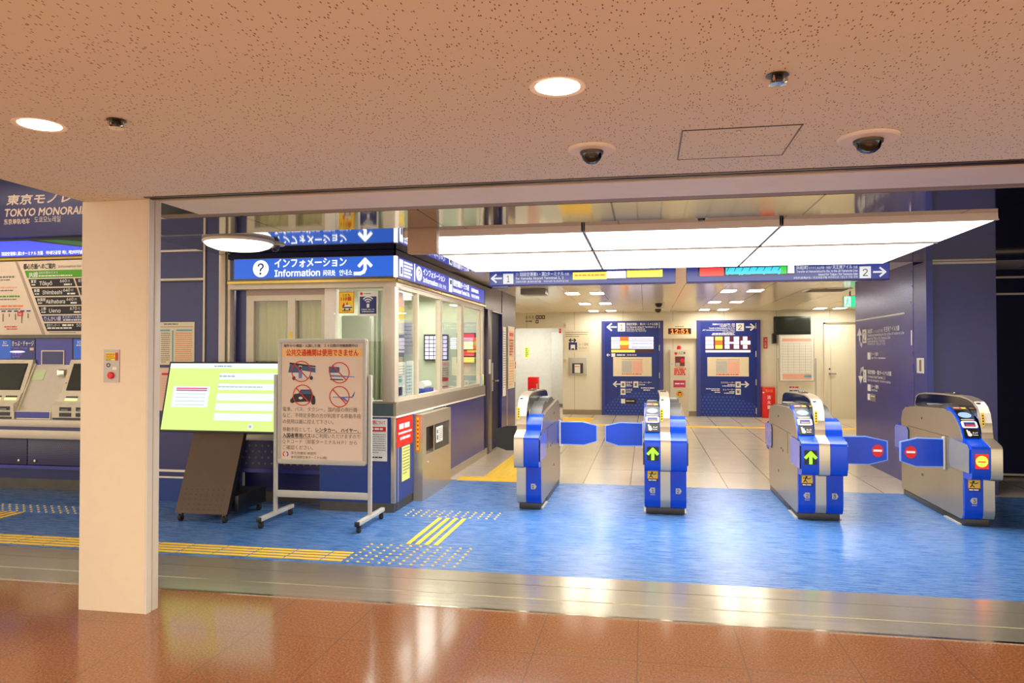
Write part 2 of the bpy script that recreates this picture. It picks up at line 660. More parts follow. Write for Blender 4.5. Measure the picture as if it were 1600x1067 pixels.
    def stroke(s, pl, pts, w, m, lift=0.002):
        for (a0, b0), (a1, b1) in zip(pts[:-1], pts[1:]):
            d = Vector((a1 - a0, b1 - b0))
            L = d.length
            if L < 1e-6:
                continue
            nx, ny = -d.y / L * w / 2, d.x / L * w / 2
            ex, ey = d.x / L * w * 0.3, d.y / L * w * 0.3
            s.face([pl.p(a0 + nx - ex, b0 + ny - ey, lift), pl.p(a0 - nx - ex, b0 - ny - ey, lift), pl.p(a1 - nx + ex, b1 - ny + ey, lift), pl.p(a1 + nx + ex, b1 + ny + ey, lift)], m)
        return s

    def text(s, pl, body, a, b, h, m, w=None, al='L', bold=0.0, lift=0.003, slant=0.0):
        """a line of writing: lower-left corner (a, b) on the plane, letter height h, squeezed or stretched to width w"""
        vs, fs, x0, x1 = glyphs(body)
        sy = h / 0.74
        sx = sy if w is None else w / max(1e-6, (x1 - x0))
        W_ = (x1 - x0) * sx
        if al == 'R':
            a -= W_
        elif al == 'C':
            a -= W_ / 2
        d = bold * h * 1.3
        for k, (da, db) in enumerate(((0, 0),) if d <= 0 else ((-d, -d * 0.5), (d, d * 0.5), (0, d * 0.8), (0, -d * 0.8))):
            s.mesh([pl.p(a + da + (x - x0) * sx + slant * y * sy, b + db + y * sy, lift + 0.0002 * k) for x, y in vs], fs, m, 1)
        return s

    def words(s, pl, a0, a1, b, h, m, lift=0.002, seed=1, fill=1.0):
        """small print too fine to read: a line of dashes like words seen from far off"""
        rn = random.Random(seed)
        a = a0
        end = a0 + (a1 - a0) * fill
        while a < end - h * 0.8:
            L = min(rn.uniform(1.2, 4.5) * h, end - a)
            s.rect(pl, a, b, a + L, b + h, m, lift)
            a += L + h * 0.5
        return s

    def para(s, pl, a0, a1, top, n, pitch, h, m, lift=0.002, seed=1):
        for i in range(n):
            s.words(pl, a0, a1, top - pitch * (i + 1), h, m, lift, seed + i, 1.0 if i < n - 1 else 0.6)
        return s

    def arrow(s, pl, a, b, L, w, m, ang=0.0, lift=0.003):
        """sign arrow centred on (a, b), pointing along ang"""
        c, t = math.cos(ang), math.sin(ang)

        def R(x, y):
            return (a + x * c - y * t, b + x * t + y * c)
        s.stroke(pl, [R(-L / 2, 0), R(L / 2 - w * 0.6, 0)], w, m, lift)
        s.stroke(pl, [R(L * 0.02, L * 0.36), R(L / 2 - w * 0.35, 0), R(L * 0.02, -L * 0.36)], w, m, lift + 0.0004)
        return s

    def build(s, name, parent=None, at=None, flip=True):
        me = bpy.data.meshes.new(name)
        if flip:
            bmesh.ops.recalc_face_normals(s.bm, faces=s.bm.faces[:])
        for f in s.bm.faces:
            f.smooth = not f[s.flat]
        s.bm.to_mesh(me)
        s.bm.free()
        for m in s.mats:
            me.materials.append(m)
        me.set_sharp_from_angle(angle=math.radians(32))
        o = bpy.data.objects.new(name, me)
        COL.objects.link(o)
        if parent is not None:
            r = parent
            while r.parent is not None:
                r = r.parent
            if not r.get('local'):
                me.transform(Matrix.Translation(-Vector(r.location)))
            o.parent = parent
        elif at is not None:
            me.transform(Matrix.Translation(-Vector(at)))
            o.location = at
        return o


def tag(o, label, cat, group=None):
    o['label'] = label
    o['category'] = cat
    if group:
        o['group'] = group
    return o


def thing(name, label, cat, loc=(0, 0, 0), rotz=0.0, group=None, local=False):
    o = bpy.data.objects.new(name, None)
    o.empty_display_size = 0.05
    COL.objects.link(o)
    o.location = loc
    o.rotation_euler = (0, 0, rotz)
    if local:
        o['local'] = 1
    return tag(o, label, cat, group)


def dup(root, loc, label, group=None, rotz=None):
    r = root.copy()
    COL.objects.link(r)
    r.location = loc
    if rotz is not None:
        r.rotation_euler = (0, 0, rotz)
    r['label'] = label
    if group:
        r['group'] = group
    for ch in list(root.children):
        c = ch.copy()
        COL.objects.link(c)
        c.parent = r
        for g in list(ch.children):
            d = g.copy()
            COL.objects.link(d)
            d.parent = c
    return r


def struct(mb, name, at=None, label=None):
    o = mb.build(name, None, at)
    o['kind'] = 'structure'
    if label:
        o['label'] = label
    return o


def slabbox(name, a, b, m, bev=0.0):
    return struct(MB().box(a, b, m, bev), name)


# ------------------------------------------------------------------ the setting
ZC = 2.40      # concourse ceiling
ZM = 2.495     # mirror ceiling of the gate area
ZH = 2.536     # rear hall ceiling

slabbox('floor', (-13, -7, -0.1), (9, 4.21, 0), M_TERRA)
struct(MB().box((-13, 4.93, -0.1), (9, 8.5, 0), M_BLUE_FLOOR), 'floor')
struct(MB().box((-13, 8.5, -0.1), (9, 22, 0), M_BEIGE_FLOOR), 'floor')
t = MB()
t.box((-13, 4.21, -0.1), (9, 4.235, 0.004), M_STEEL_P)
t.box((-13, 4.235, -0.1), (9, 4.455, 0.002), M_STEEL_FLOOR)
t.box((-13, 4.455, -0.1), (9, 4.70, 0.0045), M_STEEL_FLOOR)
t.box((-13, 4.70, -0.1), (9, 4.712, -0.02), M_BLACK)
t.box((-13, 4.712, -0.1), (9, 4.93, 0.003), M_STEEL_FLOOR)
struct(t, 'trim_1')

# concourse ceiling, shutter rail, soffit
struct(MB().box((-3.265, 0.3, ZC), (7, 3.73, 2.62), M_CEIL).box((-3.265, 3.73, ZC), (-2.83, 3.9, 2.62), M_CEIL), 'ceiling')
struct(MB().box((-13, 0.3, 3.5), (-3.23, 7.3, 3.6), M_SOFFIT).box((-3.23, 0.3, 2.62), (-3.2, 7.3, 3.6), M_SOFFIT), 'ceiling')
r = MB()
r.box((-2.83, 3.73, ZC - 0.004), (7, 3.757, 2.6), M_RAIL)
r.box((-2.83, 3.757, ZC + 0.05), (7, 3.785, 2.6), M_BLACK)
r.box((-2.83, 3.785, ZC - 0.002), (7, 3.815, 2.6), M_RAIL)
r.box((-2.83, 3.815, ZC + 0.012), (7, 3.86, 2.6), M_STEEL_D)
struct(r, 'trim_2')
slabbox('trim_3', (-2.83, 3.86, ZC), (7, 4.265, 2.6), M_SOFFIT)
r = MB()
r.box((-3.28, 4.265, ZC + 0.01), (7, 4.275, 2.6), M_BLACK)
r.box((-3.15, 4.275, ZC + 0.004), (7, 4.375, 2.6), mat('brown_strip', (150, 122, 104), 0.5))
r.box((-3.28, 4.275, ZC + 0.004), (-3.16, 4.375, 2.6), M_SOFFIT)
struct(r, 'trim_4')
slabbox('ceiling', (-3.6, 4.375, ZC), (7, 4.98, 2.6), M_MIRROR)
slabbox('ceiling', (-4.2, 4.98, ZM), (7, 8.55, 2.7), M_MIRROR)
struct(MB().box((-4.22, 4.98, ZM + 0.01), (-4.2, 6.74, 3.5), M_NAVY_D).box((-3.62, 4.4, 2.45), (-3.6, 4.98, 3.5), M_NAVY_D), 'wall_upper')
slabbox('ceiling', (-5.25, 8.55, ZH), (9, 18.3, 2.7), M_HALL_CEIL)
slabbox('ceiling', (-5.25, 18.3, ZH), (-1.9, 22, 2.7), M_SOFFIT)

# white pillar that ends the shop-front: two leaves with a dark joint
p = MB()
p.box((-3.28, 3.79, 0), (-2.846, 3.838, ZC), M_PILLAR, 0.003)
p.box((-2.846, 3.792, 0), (-2.838, 3.838, ZC), M_PILLAR2)
p.box((-3.27, 3.838, 0), (-2.85, 3.848, ZC), M_BLACK)
p.box((-3.28, 3.848, 0), (-2.838, 3.90, ZC + 0.0), M_PILLAR2, 0.003)
struct(p, 'wall_pillar')

# ticket wall (far side of the pillar) and the blue wall next to the booth
slabbox('wall_left', (-13, 7.13, 0), (-5.25, 7.3, 3.6), M_NAVY)
t = MB()
t.box((-13, 7.105, 0), (-5.25, 7.13, 0.125), M_STEEL_D)
struct(t, 'baseboard_left')
w = MB()
w.box((-5.25, 6.74, 0), (-4.1, 7.3, 0.24), M_BLUEWALL)
w.box((-5.25, 6.74, 0.24), (-4.1, 7.3, 3.5), M_NAVY)
struct(w, 'wall_left')
w = MB()
for z0, z1 in ((0.236, 0.252), (0.30, 0.322)):
    w.box((-5.25, 6.728, z0), (-4.25, 6.74, z1), M_WHITE)
w.box((-4.415, 6.725, 0.32), (-4.395, 6.74, 3.5), M_TRIM)
w.box((-5.25, 6.725, 2.545), (-4.2, 6.74, 2.565), M_TRIM)
w.box((-5.25, 6.725, 2.25), (-4.415, 6.74, 2.272), M_TRIM)
w.box((-5.25, 6.73, 2.232), (-4.43, 6.74, 2.25), M_BLACK)
struct(w, 'trim_5')
w = MB()
w.box((-4.20, 6.66, 0), (-4.13, 6.74, ZM), M_TRIM, 0.004)
w.box((-4.12, 6.67, 0), (-4.105, 6.74, ZM), mat('olive_trim', (112, 100, 62), 0.4, 0.3))
w.box((-4.10, 6.66, 0), (-4.075, 6.74, ZM), M_TRIM, 0.004)
struct(w, 'trim_6')

# gate hall, right: sliding wall with directions, jamb, wall face, dark wall behind
slabbox('wall_right', (2.97, 8.93, 0), (3.2, 11.24, ZH), M_NAVY_V)
w = MB()
w.box((2.965, 8.52, 0), (3.03, 8.90, ZM), mat('navy_jamb', (36, 44, 112), 0.3, 0.1))
w.box((2.98, 8.90, 0), (3.03, 8.93, ZM), M_BLACK)
w.box((2.968, 8.895, 0), (2.98, 8.902, ZM), M_TRIM)
struct(w, 'trim_7')
w = MB()
w.box((3.035, 8.6, 0), (3.68, 10.0, ZM), M_NAVY)
w.box((3.035, 8.592, 2.47), (3.68, 8.6, ZM), M_TRIM)
w.box((3.005, 8.56, 0), (3.035, 8.7, ZM), M_STEEL_D)
struct(w, 'wall_right')
w = MB()
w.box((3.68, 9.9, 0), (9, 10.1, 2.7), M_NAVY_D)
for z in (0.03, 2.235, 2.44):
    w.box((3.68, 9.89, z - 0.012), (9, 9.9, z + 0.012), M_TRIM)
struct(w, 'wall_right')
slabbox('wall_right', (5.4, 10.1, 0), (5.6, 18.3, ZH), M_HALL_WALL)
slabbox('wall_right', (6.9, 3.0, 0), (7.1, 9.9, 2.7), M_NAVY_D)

# rear hall
b = MB()
b.box((-2.04, 18.2, 0), (5.4, 18.4, ZH), M_HALL_WALL)
struct(b, 'wall_back')
slabbox('baseboard_back', (-2.04, 18.18, 0), (4.05, 18.2, 0.12), mat('stone_base', (150, 134, 108), 0.4))
slabbox('wall_back', (-5.3, 18.2, 2.15), (-2.04, 18.4, ZH), M_HALL_WALL)
slabbox('wall_back', (-5.3, 20.6, 0), (-1.9, 20.8, ZH), M_CORR)
slabbox('wall_back', (-2.04, 18.4, 0), (-1.9, 20.6, ZH), M_CORR)
slabbox('wall_left', (-5.4, 12.9, 0), (-5.25, 20.8, ZH), M_HALL_WALL)
d = MB()
d.box((-2.62, 20.5, 0.1), (-2.06, 20.6, 2.12), mat('grey_door_paint', (196, 198, 194), 0.45), 0.004)
d.box((-2.64, 20.54, 0), (-2.04, 20.6, 0.1), M_GREY)
struct(d, 'door_1')
d = MB()
d.box((4.14, 18.15, 0.0), (4.86, 18.2, 2.2), M_HALL_WALL, 0.004)
for a, c, e, f in ((4.10, 4.14, 0, 2.24), (4.86, 4.90, 0, 2.24)):
    d.box((a, 18.13, e), (c, 18.2, f), M_HALL_WALL)
d.box((4.10, 18.13, 2.2), (4.90, 18.2, 2.24), mat('door_head_paint', (150, 138, 110), 0.5))  # head piece in a darker tone than the jambs
dd = struct(d, 'door_2')
h = MB()
h.cyl((4.22, 18.15, 1.04), (4.22, 18.11, 1.04), 0.022, M_GREY, 14)
h.cyl((4.22, 18.12, 1.04), (4.36, 18.12, 1.04), 0.012, M_GREY, 10)
h.cyl((4.22, 18.15, 1.15), (4.22, 18.13, 1.15), 0.02, M_STEEL_D, 14)
h.build('door_handle', dd)

# passage wall beyond the booth, with a recessed dark door
w = MB()
w.box((-4.1, 11.8, 0), (-2.33, 13.07, ZH), M_NAVY_V)
w.box((-4.1, 11.0, 2.17), (-2.33, 11.8, ZH), M_BROWN_V)
w.box((-2.332, 11.8, 1.95), (-2.322, 13.07, ZH), M_BROWN_V)
w.box((-2.335, 11.03, 2.15), (-2.322, 11.8, 2.17), M_TRIM)
w.box((-2.332, 12.25, 0), (-2.323, 12.27, 1.95), M_TRIM)
struct(w, 'wall_left')
d = MB()
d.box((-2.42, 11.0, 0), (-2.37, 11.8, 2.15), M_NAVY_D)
dd = struct(d, 'door_3')
h = MB()
h.box((-2.37, 11.12, 0.92), (-2.355, 11.24, 1.36), M_LGREY, 0.004)
h.cyl((-2.36, 11.18, 1.08), (-2.30, 11.18, 1.08), 0.018, M_STEEL_P, 12)
h.cyl((-2.30, 11.18, 1.08), (-2.30, 11.36, 1.08), 0.014, M_STEEL_P, 12)
h.build('door_handle', dd)


# ------------------------------------------------------------------ concourse ceiling fittings
def downlight(x, y, label):
    t = thing('ceiling_downlight', label, 'light', (x, y, ZC), group='recessed downlights of the concourse')
    m = MB()
    m.lathe([(0.074, 0.0), (0.094, -0.003), (0.096, -0.001), (0.096, 0.001)], (x, y, ZC), M_WHITE, 40)
    m.build('trim_ring', t)
    m = MB()
    m.lathe([(0.075, -0.001), (0.04, -0.0035), (0, -0.004)], (x, y, ZC), G_DOWN, 40)
    m.build('lens', t)
    return t


downlight(-2.34, 2.48, 'round recessed downlight in the speckled ceiling above the white pillar')
downlight(-0.29, 2.44, 'round recessed downlight nearer the middle of the speckled ceiling')


def sprinkler(x, y, label):
    t = thing('fire_sprinkler', label, 'sprinkler', (x, y, ZC), group='sprinkler heads in the concourse ceiling')
    m = MB()
    m.lathe([(0.0, -0.001), (0.034, -0.001), (0.036, -0.004), (0.026, -0.007), (0.0, -0.007)], (x, y, ZC), M_STEEL_D, 24)
    m.build('escutcheon', t)
    m = MB()
    m.cyl((x, y, ZC - 0.01), (x, y, ZC - 0.02), 0.018, M_BLACK, 14)
    for k in range(3):
        a = k * 2.094
        m.tube([(x + 0.028 * math.cos(a), y + 0.028 * math.sin(a), ZC - 0.01), (x + 0.029 * math.cos(a), y + 0.029 * math.sin(a), ZC - 0.024), (x, y, ZC - 0.032)], 0.004, M_STEEL_P, 6)
    m.build('frame', t)
    m = MB()
    m.lathe([(0, -0.031), (0.026, -0.031), (0.027, -0.033), (0, -0.035)], (x, y, ZC), M_STEEL_P, 20)
    m.build('deflector', t)
    return t


sprinkler(-2.0, 2.48, 'small sprinkler head in the ceiling between the two downlights, close to the pillar one')
sprinkler(0.42, 2.46, 'small sprinkler head in the ceiling above the access hatch')


def dome_camera(x, y, z, r, label, plate=M_WHITE):
    t = thing('dome_camera', label, 'security camera', (x, y, z), group='dome security cameras')
    MB().lathe([(0, -0.001), (r * 1.0, -0.001), (r * 1.0, -0.008), (r * 0.93, -0.014), (0, -0.016)], (x, y, z), plate, 40).build('ceiling_plate', t)
    MB().lathe([(r * 0.46, -0.014), (r * 0.44, -0.03), (r * 0.36, -0.052), (r * 0.2, -0.066), (0, -0.071)], (x, y, z), M_DGLASS, 32).build('smoked_dome', t)
    m = MB()
    m.lathe([(r * 0.45, -0.012), (r * 0.49, -0.014), (r * 0.48, -0.026), (r * 0.44, -0.028)], (x, y, z), M_STEEL_D, 32)
    m.build('dome_ring', t)
    return t


dome_camera(-0.23, 3.2, ZC, 0.105, 'dome security camera on a white disc, between downlight and hatch')
dome_camera(0.91, 3.235, ZC, 0.12, 'dome security camera on a white disc, beyond the hatch')

m = MB()
pl = Pl((0, 0, ZC), (1, 0, 0), (0, -1, 0))       # looks down
m.slab(pl, [(0.15, -3.01), (0.605, -3.01), (0.605, -3.45), (0.15, -3.45)], M_CEIL, 0.0015)
for a0, b0, a1, b1 in ((0.145, -3.455, 0.61, -3.449), (0.145, -3.011, 0.61, -3.005), (0.145, -3.455, 0.151, -3.005), (0.604, -3.455, 0.61, -3.005)):
    m.slab(pl, [(a0, b0), (a1, b0), (a1, b1), (a0, b1)], M_STEEL_D, 0.003)
m.lathe([(0.011, -0.002), (0.009, -0.004), (0, -0.004)], (0.37, 3.05, ZC), M_STEEL_P, 16)
tag(m.build('access_hatch', at=(0.38, 3.23, ZC)), 'square access hatch with thin metal edge in the speckled ceiling', 'hatch')

# ------------------------------------------------------------------ pillar button
t = thing('emergency_button_plate', 'steel plate with red round button and stickers on the white pillar', 'call button', (-3.07, 3.79, 1.34))
pl = front(3.79)
MB().slab(pl, [(-3.122, 1.335), (-3.02, 1.335), (-3.02, 1.525), (-3.122, 1.525)], mat('plate_grey', (176, 166, 160), 0.35, 0.3), 0.006).build('plate', t)
o = MB().lathe([(0.02, 0), (0.02, 0.01), (0.016, 0.014), (0, 0.014)], (0, 0, 0), M_RED, 24).build('button', t)
o.data.transform(Matrix.Translation((-3.071 + 3.07, -0.006, 0.035)) @ Matrix.Rotation(math.pi / 2, 4, 'X') @ Matrix.Translation(Vector((-3.07, 3.79, 1.34))))
m = MB()
m.rect(pl, -3.108, 1.462, -3.045, 1.508, M_YELLOW, 0.008)
m.para(pl, -3.105, -3.048, 1.508, 4, 0.011, 0.004, M_INK, 0.009)
m.rect(pl, -3.042, 1.462, -3.028, 1.508, M_RINK, 0.008)
m.rect(pl, -3.062, 1.408, -3.034, 1.424, M_PAPER, 0.008)
m.ring(pl, -3.09, 1.435, 0.008, 0.012, M_INK, 0.008)
m.build('stickers', t)

# ------------------------------------------------------------------ gate-area ceiling
xs = (-1.94, -0.475, 0.99, 2.455)
ys = (5.66, 6.73, 8.25)
wher = (('over the booth corner', 'over the second gate', 'nearest the dark wall'), ('behind it, next to the booth', 'behind it, over the gates', 'behind it, by the sliding wall'))
for j in range(2):
    for i in range(3):
        x0, x1 = xs[i] + 0.006, xs[i + 1] - 0.006
        y0, y1 = ys[j] + (0.0 if j == 0 else 0.03), ys[j + 1] - 0.012
        lab = 'glowing white ceiling panel, %s row, %s' % (('front', 'rear')[j], ('next to the information booth', 'in the middle of three', 'next to the dark blue wall')[i])
        t = thing('luminous_ceiling_panel', lab, 'ceiling light', ((x0 + x1) / 2, (y0 + y1) / 2, ZM), group='glowing panels over the ticket gates')
        m = MB()
        for a, b in (((x0, y0, 2.443), (x1, y0 + 0.022, ZM)), ((x0, y1 - 0.012, 2.45), (x1, y1, ZM)), ((x0, y0, 2.45), (x0 + 0.008, y1, ZM)), ((x1 - 0.008, y0, 2.45), (x1, y1, ZM))):
            m.box(a, b, M_WHITE)
        m.build('frame', t)
        MB().box((x0 + 0.008, y0 + 0.022, 2.452), (x1 - 0.008, y1 - 0.012, 2.458), G_LUM).build('diffuser', t)

t = thing('round_ceiling_lamp', 'round white glowing lamp on the mirror ceiling before the information sign', 'ceiling light', (-3.5, 5.85, ZM))
MB().lathe([(0, 0), (0.29, 0), (0.3, -0.012), (0.295, -0.03), (0.285, -0.032)], (-3.5, 5.85, ZM), M_WHITE, 48).build('base', t)
MB().lathe([(0.285, -0.03), (0.26, -0.056), (0.2, -0.078), (0.1, -0.092), (0, -0.096)], (-3.5, 5.85, ZM), G_DOME, 48).build('diffuser', t)
dome_camera(-3.3, 6.12, ZM, 0.085, 'small dome security camera beside the round glowing lamp', M_IVORY)
m = MB()
m.box((-1.715, 5.12, 2.235), (-1.495, 5.2, ZM), mat('beige_box_paint', (176, 146, 120), 0.5), 0.003)
tag(m.build('ceiling_box', at=(-1.6, 5.16, ZM)), 'plain beige box hanging from the ceiling by the booth corner', 'ceiling box')
m = MB()
m.lathe([(0, 0), (0.05, 0), (0.05, -0.012), (0, -0.014)], (0.4, 5.45, ZM), M_IVORY, 24)
m.lathe([(0.03, -0.012), (0.022, -0.03), (0, -0.036)], (0.4, 5.45, ZM), M_DGLASS, 24)
tag(m.build('ceiling_sensor', at=(0.4, 5.45, ZM)), 'small dark ceiling sensor in front of the glowing panels', 'sensor')

# ------------------------------------------------------------------ hanging signs over the gates
def sign_arrow_left(m, pl, a, b, L, w, mm, lift=0.003):
    m.arrow(pl, a, b, L, w, mm, math.pi, lift)


t = thing('hanging_sign', 'long blue hanging sign with arrow, number 1 and yellow display strip', 'sign', (-0.74, 8.5, ZM), group='hanging signs over the gates')
m = MB()
m.box((-1.82, 8.46, 2.30), (0.335, 8.56, 2.48), M_NAVY, 0.003)
m.rect(front(8.46), -1.815, 2.315, 0.33, 2.478, G_HANG, 0.001)
m.box((-1.78, 8.465, 2.28), (-1.6, 8.55, 2.30), M_NAVY)
m.build('sign_box', t)
pl = front(8.46)
m = MB()
m.arrow(pl, -1.735, 2.392, 0.125, 0.02, G_WHITE2, math.pi)
m.rect(pl, -1.652, 2.325, -1.53, 2.445, G_WHITE2, 0.003)
m.text(pl, '✈', -1.503, 2.418, 0.03, G_WHITE2, w=0.035)
m.text(pl, '羽田空港第1・第2ターミナル', -1.455, 2.415, 0.038, G_WHITE2, w=0.52, bold=0.012)
m.text(pl, '方面', -0.925, 2.415, 0.026, G_WHITE2, w=0.05)
m.text(pl, 'for Haneda Airport Terminal 1, 2', -1.503, 2.373, 0.029, G_WHITE2, w=0.565, bold=0.012)
m.text(pl, '羽田机场第1,第2候机楼方面', -1.503, 2.337, 0.021, G_WHITE2, w=0.3)
m.text(pl, '하네다공항 제1,제2터미널 방면', -1.17, 2.337, 0.021, G_WHITE2, w=0.29)
m.build('lettering', t)
MB().text(pl, '1', -1.591, 2.345, 0.082, M_INK, w=0.03, al='C', lift=0.006).build('number', t)
m = MB()
m.rect(pl, -0.836, 2.36, 0.195, 2.46, M_BLACK, 0.003)
m.rect(pl, -0.83, 2.36, -0.44, 2.445, G_LED_Y, 0.004)
m.rect(pl, -0.44, 2.37, -0.22, 2.455, G_LED_W, 0.004)
m.rect(pl, -0.21, 2.375, 0.19, 2.458, G_LED_Y, 0.004)
m.words(pl, -0.81, -0.46, 2.40, 0.02, G_LED_O, 0.005, 4)
m.words(pl, -0.78, 0.17, 2.45, 0.006, M_BLACK, 0.005, 5)
m.build('led_display', t)

t = thing('hanging_sign', 'long blue hanging sign with number 2, arrow and red and cyan display strip', 'sign', (1.5, 8.5, ZM), group='hanging signs over the gates')
m = MB()
m.box((0.455, 8.46, 2.30), (2.585, 8.56, 2.485), M_NAVY, 0.003)
m.rect(pl, 0.46, 2.315, 2.58, 2.482, G_HANG, 0.001)
m.build('sign_box', t)
m = MB()
m.text(pl, '浜松町', 1.625, 2.43, 0.034, G_WHITE2, w=0.13, bold=0.012)
m.text(pl, 'のりかえ JR山手線・新橋', 1.76, 2.43, 0.026, G_WHITE2, w=0.22)
m.text(pl, '/ 天王洲アイル', 1.985, 2.43, 0.034, G_WHITE2, w=0.22, bold=0.012)
m.text(pl, '方面', 2.215, 2.43, 0.024, G_WHITE2, w=0.045)
m.text(pl, 'Transfer at Hamamatsucho Sta. to the JR Yamanote Line', 2.26, 2.393, 0.026, G_WHITE2, w=0.63, al='R', bold=0.008)
m.text(pl, 'bound for Tokyo / for Tennozu Isle', 2.26, 2.357, 0.026, G_WHITE2, w=0.4, al='R', bold=0.008)
m.text(pl, '浜松町(换乘JR线) / 天王洲岛方面 하마마쓰초 / 덴노즈 아일 방면', 2.26, 2.327, 0.019, G_WHITE2, w=0.66, al='R')
m.rect(pl, 2.28, 2.32, 2.395, 2.448, G_WHITE2, 0.003)
m.arrow(pl, 2.485, 2.385, 0.125, 0.02, G_WHITE2, 0)
m.build('lettering', t)
MB().text(pl, '2', 2.338, 2.343, 0.082, M_INK, w=0.05, al='C', lift=0.006).build('number', t)
m = MB()
m.rect(pl, 0.58, 2.37, 1.62, 2.472, M_BLACK, 0.003)
m.rect(pl, 0.6, 2.375, 0.86, 2.465, G_LED_R, 0.004)
m.rect(pl, 0.88, 2.388, 1.46, 2.462, G_LED_C, 0.004)
rn = random.Random(3)
for i in range(22):
    a = 0.89 + i * 0.026
    z0 = 2.378 + 0.02 * rn.random()
    m.poly(pl, [(a, z0), (a + 0.02, z0), (a + 0.04, z0 + 0.066), (a + 0.02, z0 + 0.066)], G_LED_C, 0.005)
    if i % 3 == 0:
        m.poly(pl, [(a, 2.42), (a + 0.006, 2.42), (a + 0.03, 2.465), (a + 0.022, 2.465)], M_BLACK, 0.0055)
m.rect(pl, 1.45, 2.385, 1.53, 2.468, G_LED_G, 0.004)
m.rect(pl, 1.54, 2.39, 1.61, 2.47, G_LED_W, 0.004)
m.build('led_display', t)

# ------------------------------------------------------------------ rear hall fittings
lampspots = [(-1.02, 12.47), (-1.02, 15.03), (-1.02, 17.6), (1.55, 12.43), (1.56, 15.04), (1.56, 17.6), (4.1, 17.55), (4.1, 15.0)]
names = ['nearest pair towards door panel 1', 'middle pair towards door panel 1', 'farthest pair above door panel 1',
         'nearest pair towards door panel 2', 'middle pair towards door panel 2', 'farthest pair above door panel 2',
         'farthest pair by the exit sign', 'nearer pair by the sliding wall']
for (x, y), nm in zip(lampspots, names):
    for s_, sd in ((-1, 'first'), (1, 'second')):
        cx = x + s_ * 0.21
        t = thing('square_ceiling_lamp', 'square white hall lamp, %s of the %s' % (sd, nm), 'ceiling light', (cx, y, ZH), group='square lamps in the rear hall ceiling')
        m = MB()
        w_, d_ = 0.118, 0.235
        for a, b in (((cx - w_, y - d_), (cx + w_, y - d_ + .01)), ((cx - w_, y + d_ - .01), (cx + w_, y + d_)), ((cx - w_, y - d_ + .01), (cx - w_ + .01, y + d_ - .01)), ((cx + w_ - .01, y - d_ + .01), (cx + w_, y + d_ - .01))):
            m.box(a + (ZH - 0.008,), b + (ZH,), M_WHITE)
        m.build('frame', t)
        MB().box((cx - w_ + .01, y - d_ + .01, ZH - 0.005), (cx + w_ - .01, y + d_ - .01, ZH), G_SQ).build('lens', t)
for x, y, lab in ((0.26, 15.08, 'nearer of two small dark cameras on the hall ceiling'), (0.28, 16.99, 'farther of two small dark cameras on the hall ceiling')):
    t = thing('hall_dome_camera', lab, 'security camera', (x, y, ZH), group='dark cameras on the hall ceiling')
    MB().lathe([(0, 0), (0.12, 0), (0.12, -0.01), (0, -0.012)], (x, y, ZH), M_IVORY, 24).build('ceiling_plate', t)
    MB().lathe([(0.075, -0.01), (0.07, -0.05), (0.045, -0.085), (0, -0.1)], (x, y, ZH), M_BLACK, 24).build('dome', t)
m = MB()
m.box((-1.95, 11.4, 2.44), (-1.55, 11.75, ZH), M_GREY, 0.01)
tag(m.build('ceiling_speaker_box', at=(-1.75, 11.6, ZH)), 'flat grey box under the hall ceiling behind the sign with number 1', 'ceiling box')
m = MB()
m.box((2.55, 12.25, ZH - 0.012), (3.2, 12.75, ZH), M_HALL_CEIL)
for i in range(9):
    m.box((2.6, 12.3 + i * 0.05, ZH - 0.02), (3.15, 12.32 + i * 0.05, ZH - 0.01), M_STEEL_D)
tag(m.build('air_vent', at=(2.87, 12.5, ZH)), 'slotted air vent in the hall ceiling near the sliding wall', 'vent')


# ------------------------------------------------------------------ information booth
# the shell: inner walls, counters, window frames, panes, curtains
B = thing('information_booth', 'glazed information booth with steel counter and blue panels in the station corner', 'booth', (-3.2, 8.6, 0))
m = MB()
m.box((-4.1, 6.95, 0), (-4.06, 11.0, 2.45), M_BOOTH_IN)
m.box((-4.06, 10.9, 0), (-2.45, 10.98, 2.45), M_BOOTH_IN)
m.box((-4.06, 6.8, 2.40), (-2.36, 10.98, 2.45), M_BOOTH_IN)
m.build('inner_wall', B)
MB().box((-4.06, 7.0, 0), (-2.45, 10.9, 0.02), M_GREY).build('inner_floor', B)
# fascia above the windows, behind the sign boxes
m = MB()
m.box((-4.075, 6.64, 2.14), (-2.335, 6.80, 2.21), M_TRIM)
m.box((-4.075, 6.66, 2.21), (-2.35, 6.80, ZM), M_NAVY)
m.box((-2.44, 6.80, 2.17), (-2.335, 10.7, 2.21), M_TRIM)
m.box((-2.44, 6.80, 2.21), (-2.35, 10.7, ZM), M_BROWN_V)
m.box((-4.075, 6.62, 2.435), (-2.33, 6.66, 2.49), M_NAVY_D)
m.box((-2.35, 6.62, 2.43), (-2.325, 10.5, 2.49), M_BROWN_V)
m.box((-2.45, 10.5, 2.17), (-2.325, 11.03, ZM), M_BROWN_V)
m.build('fascia', B)
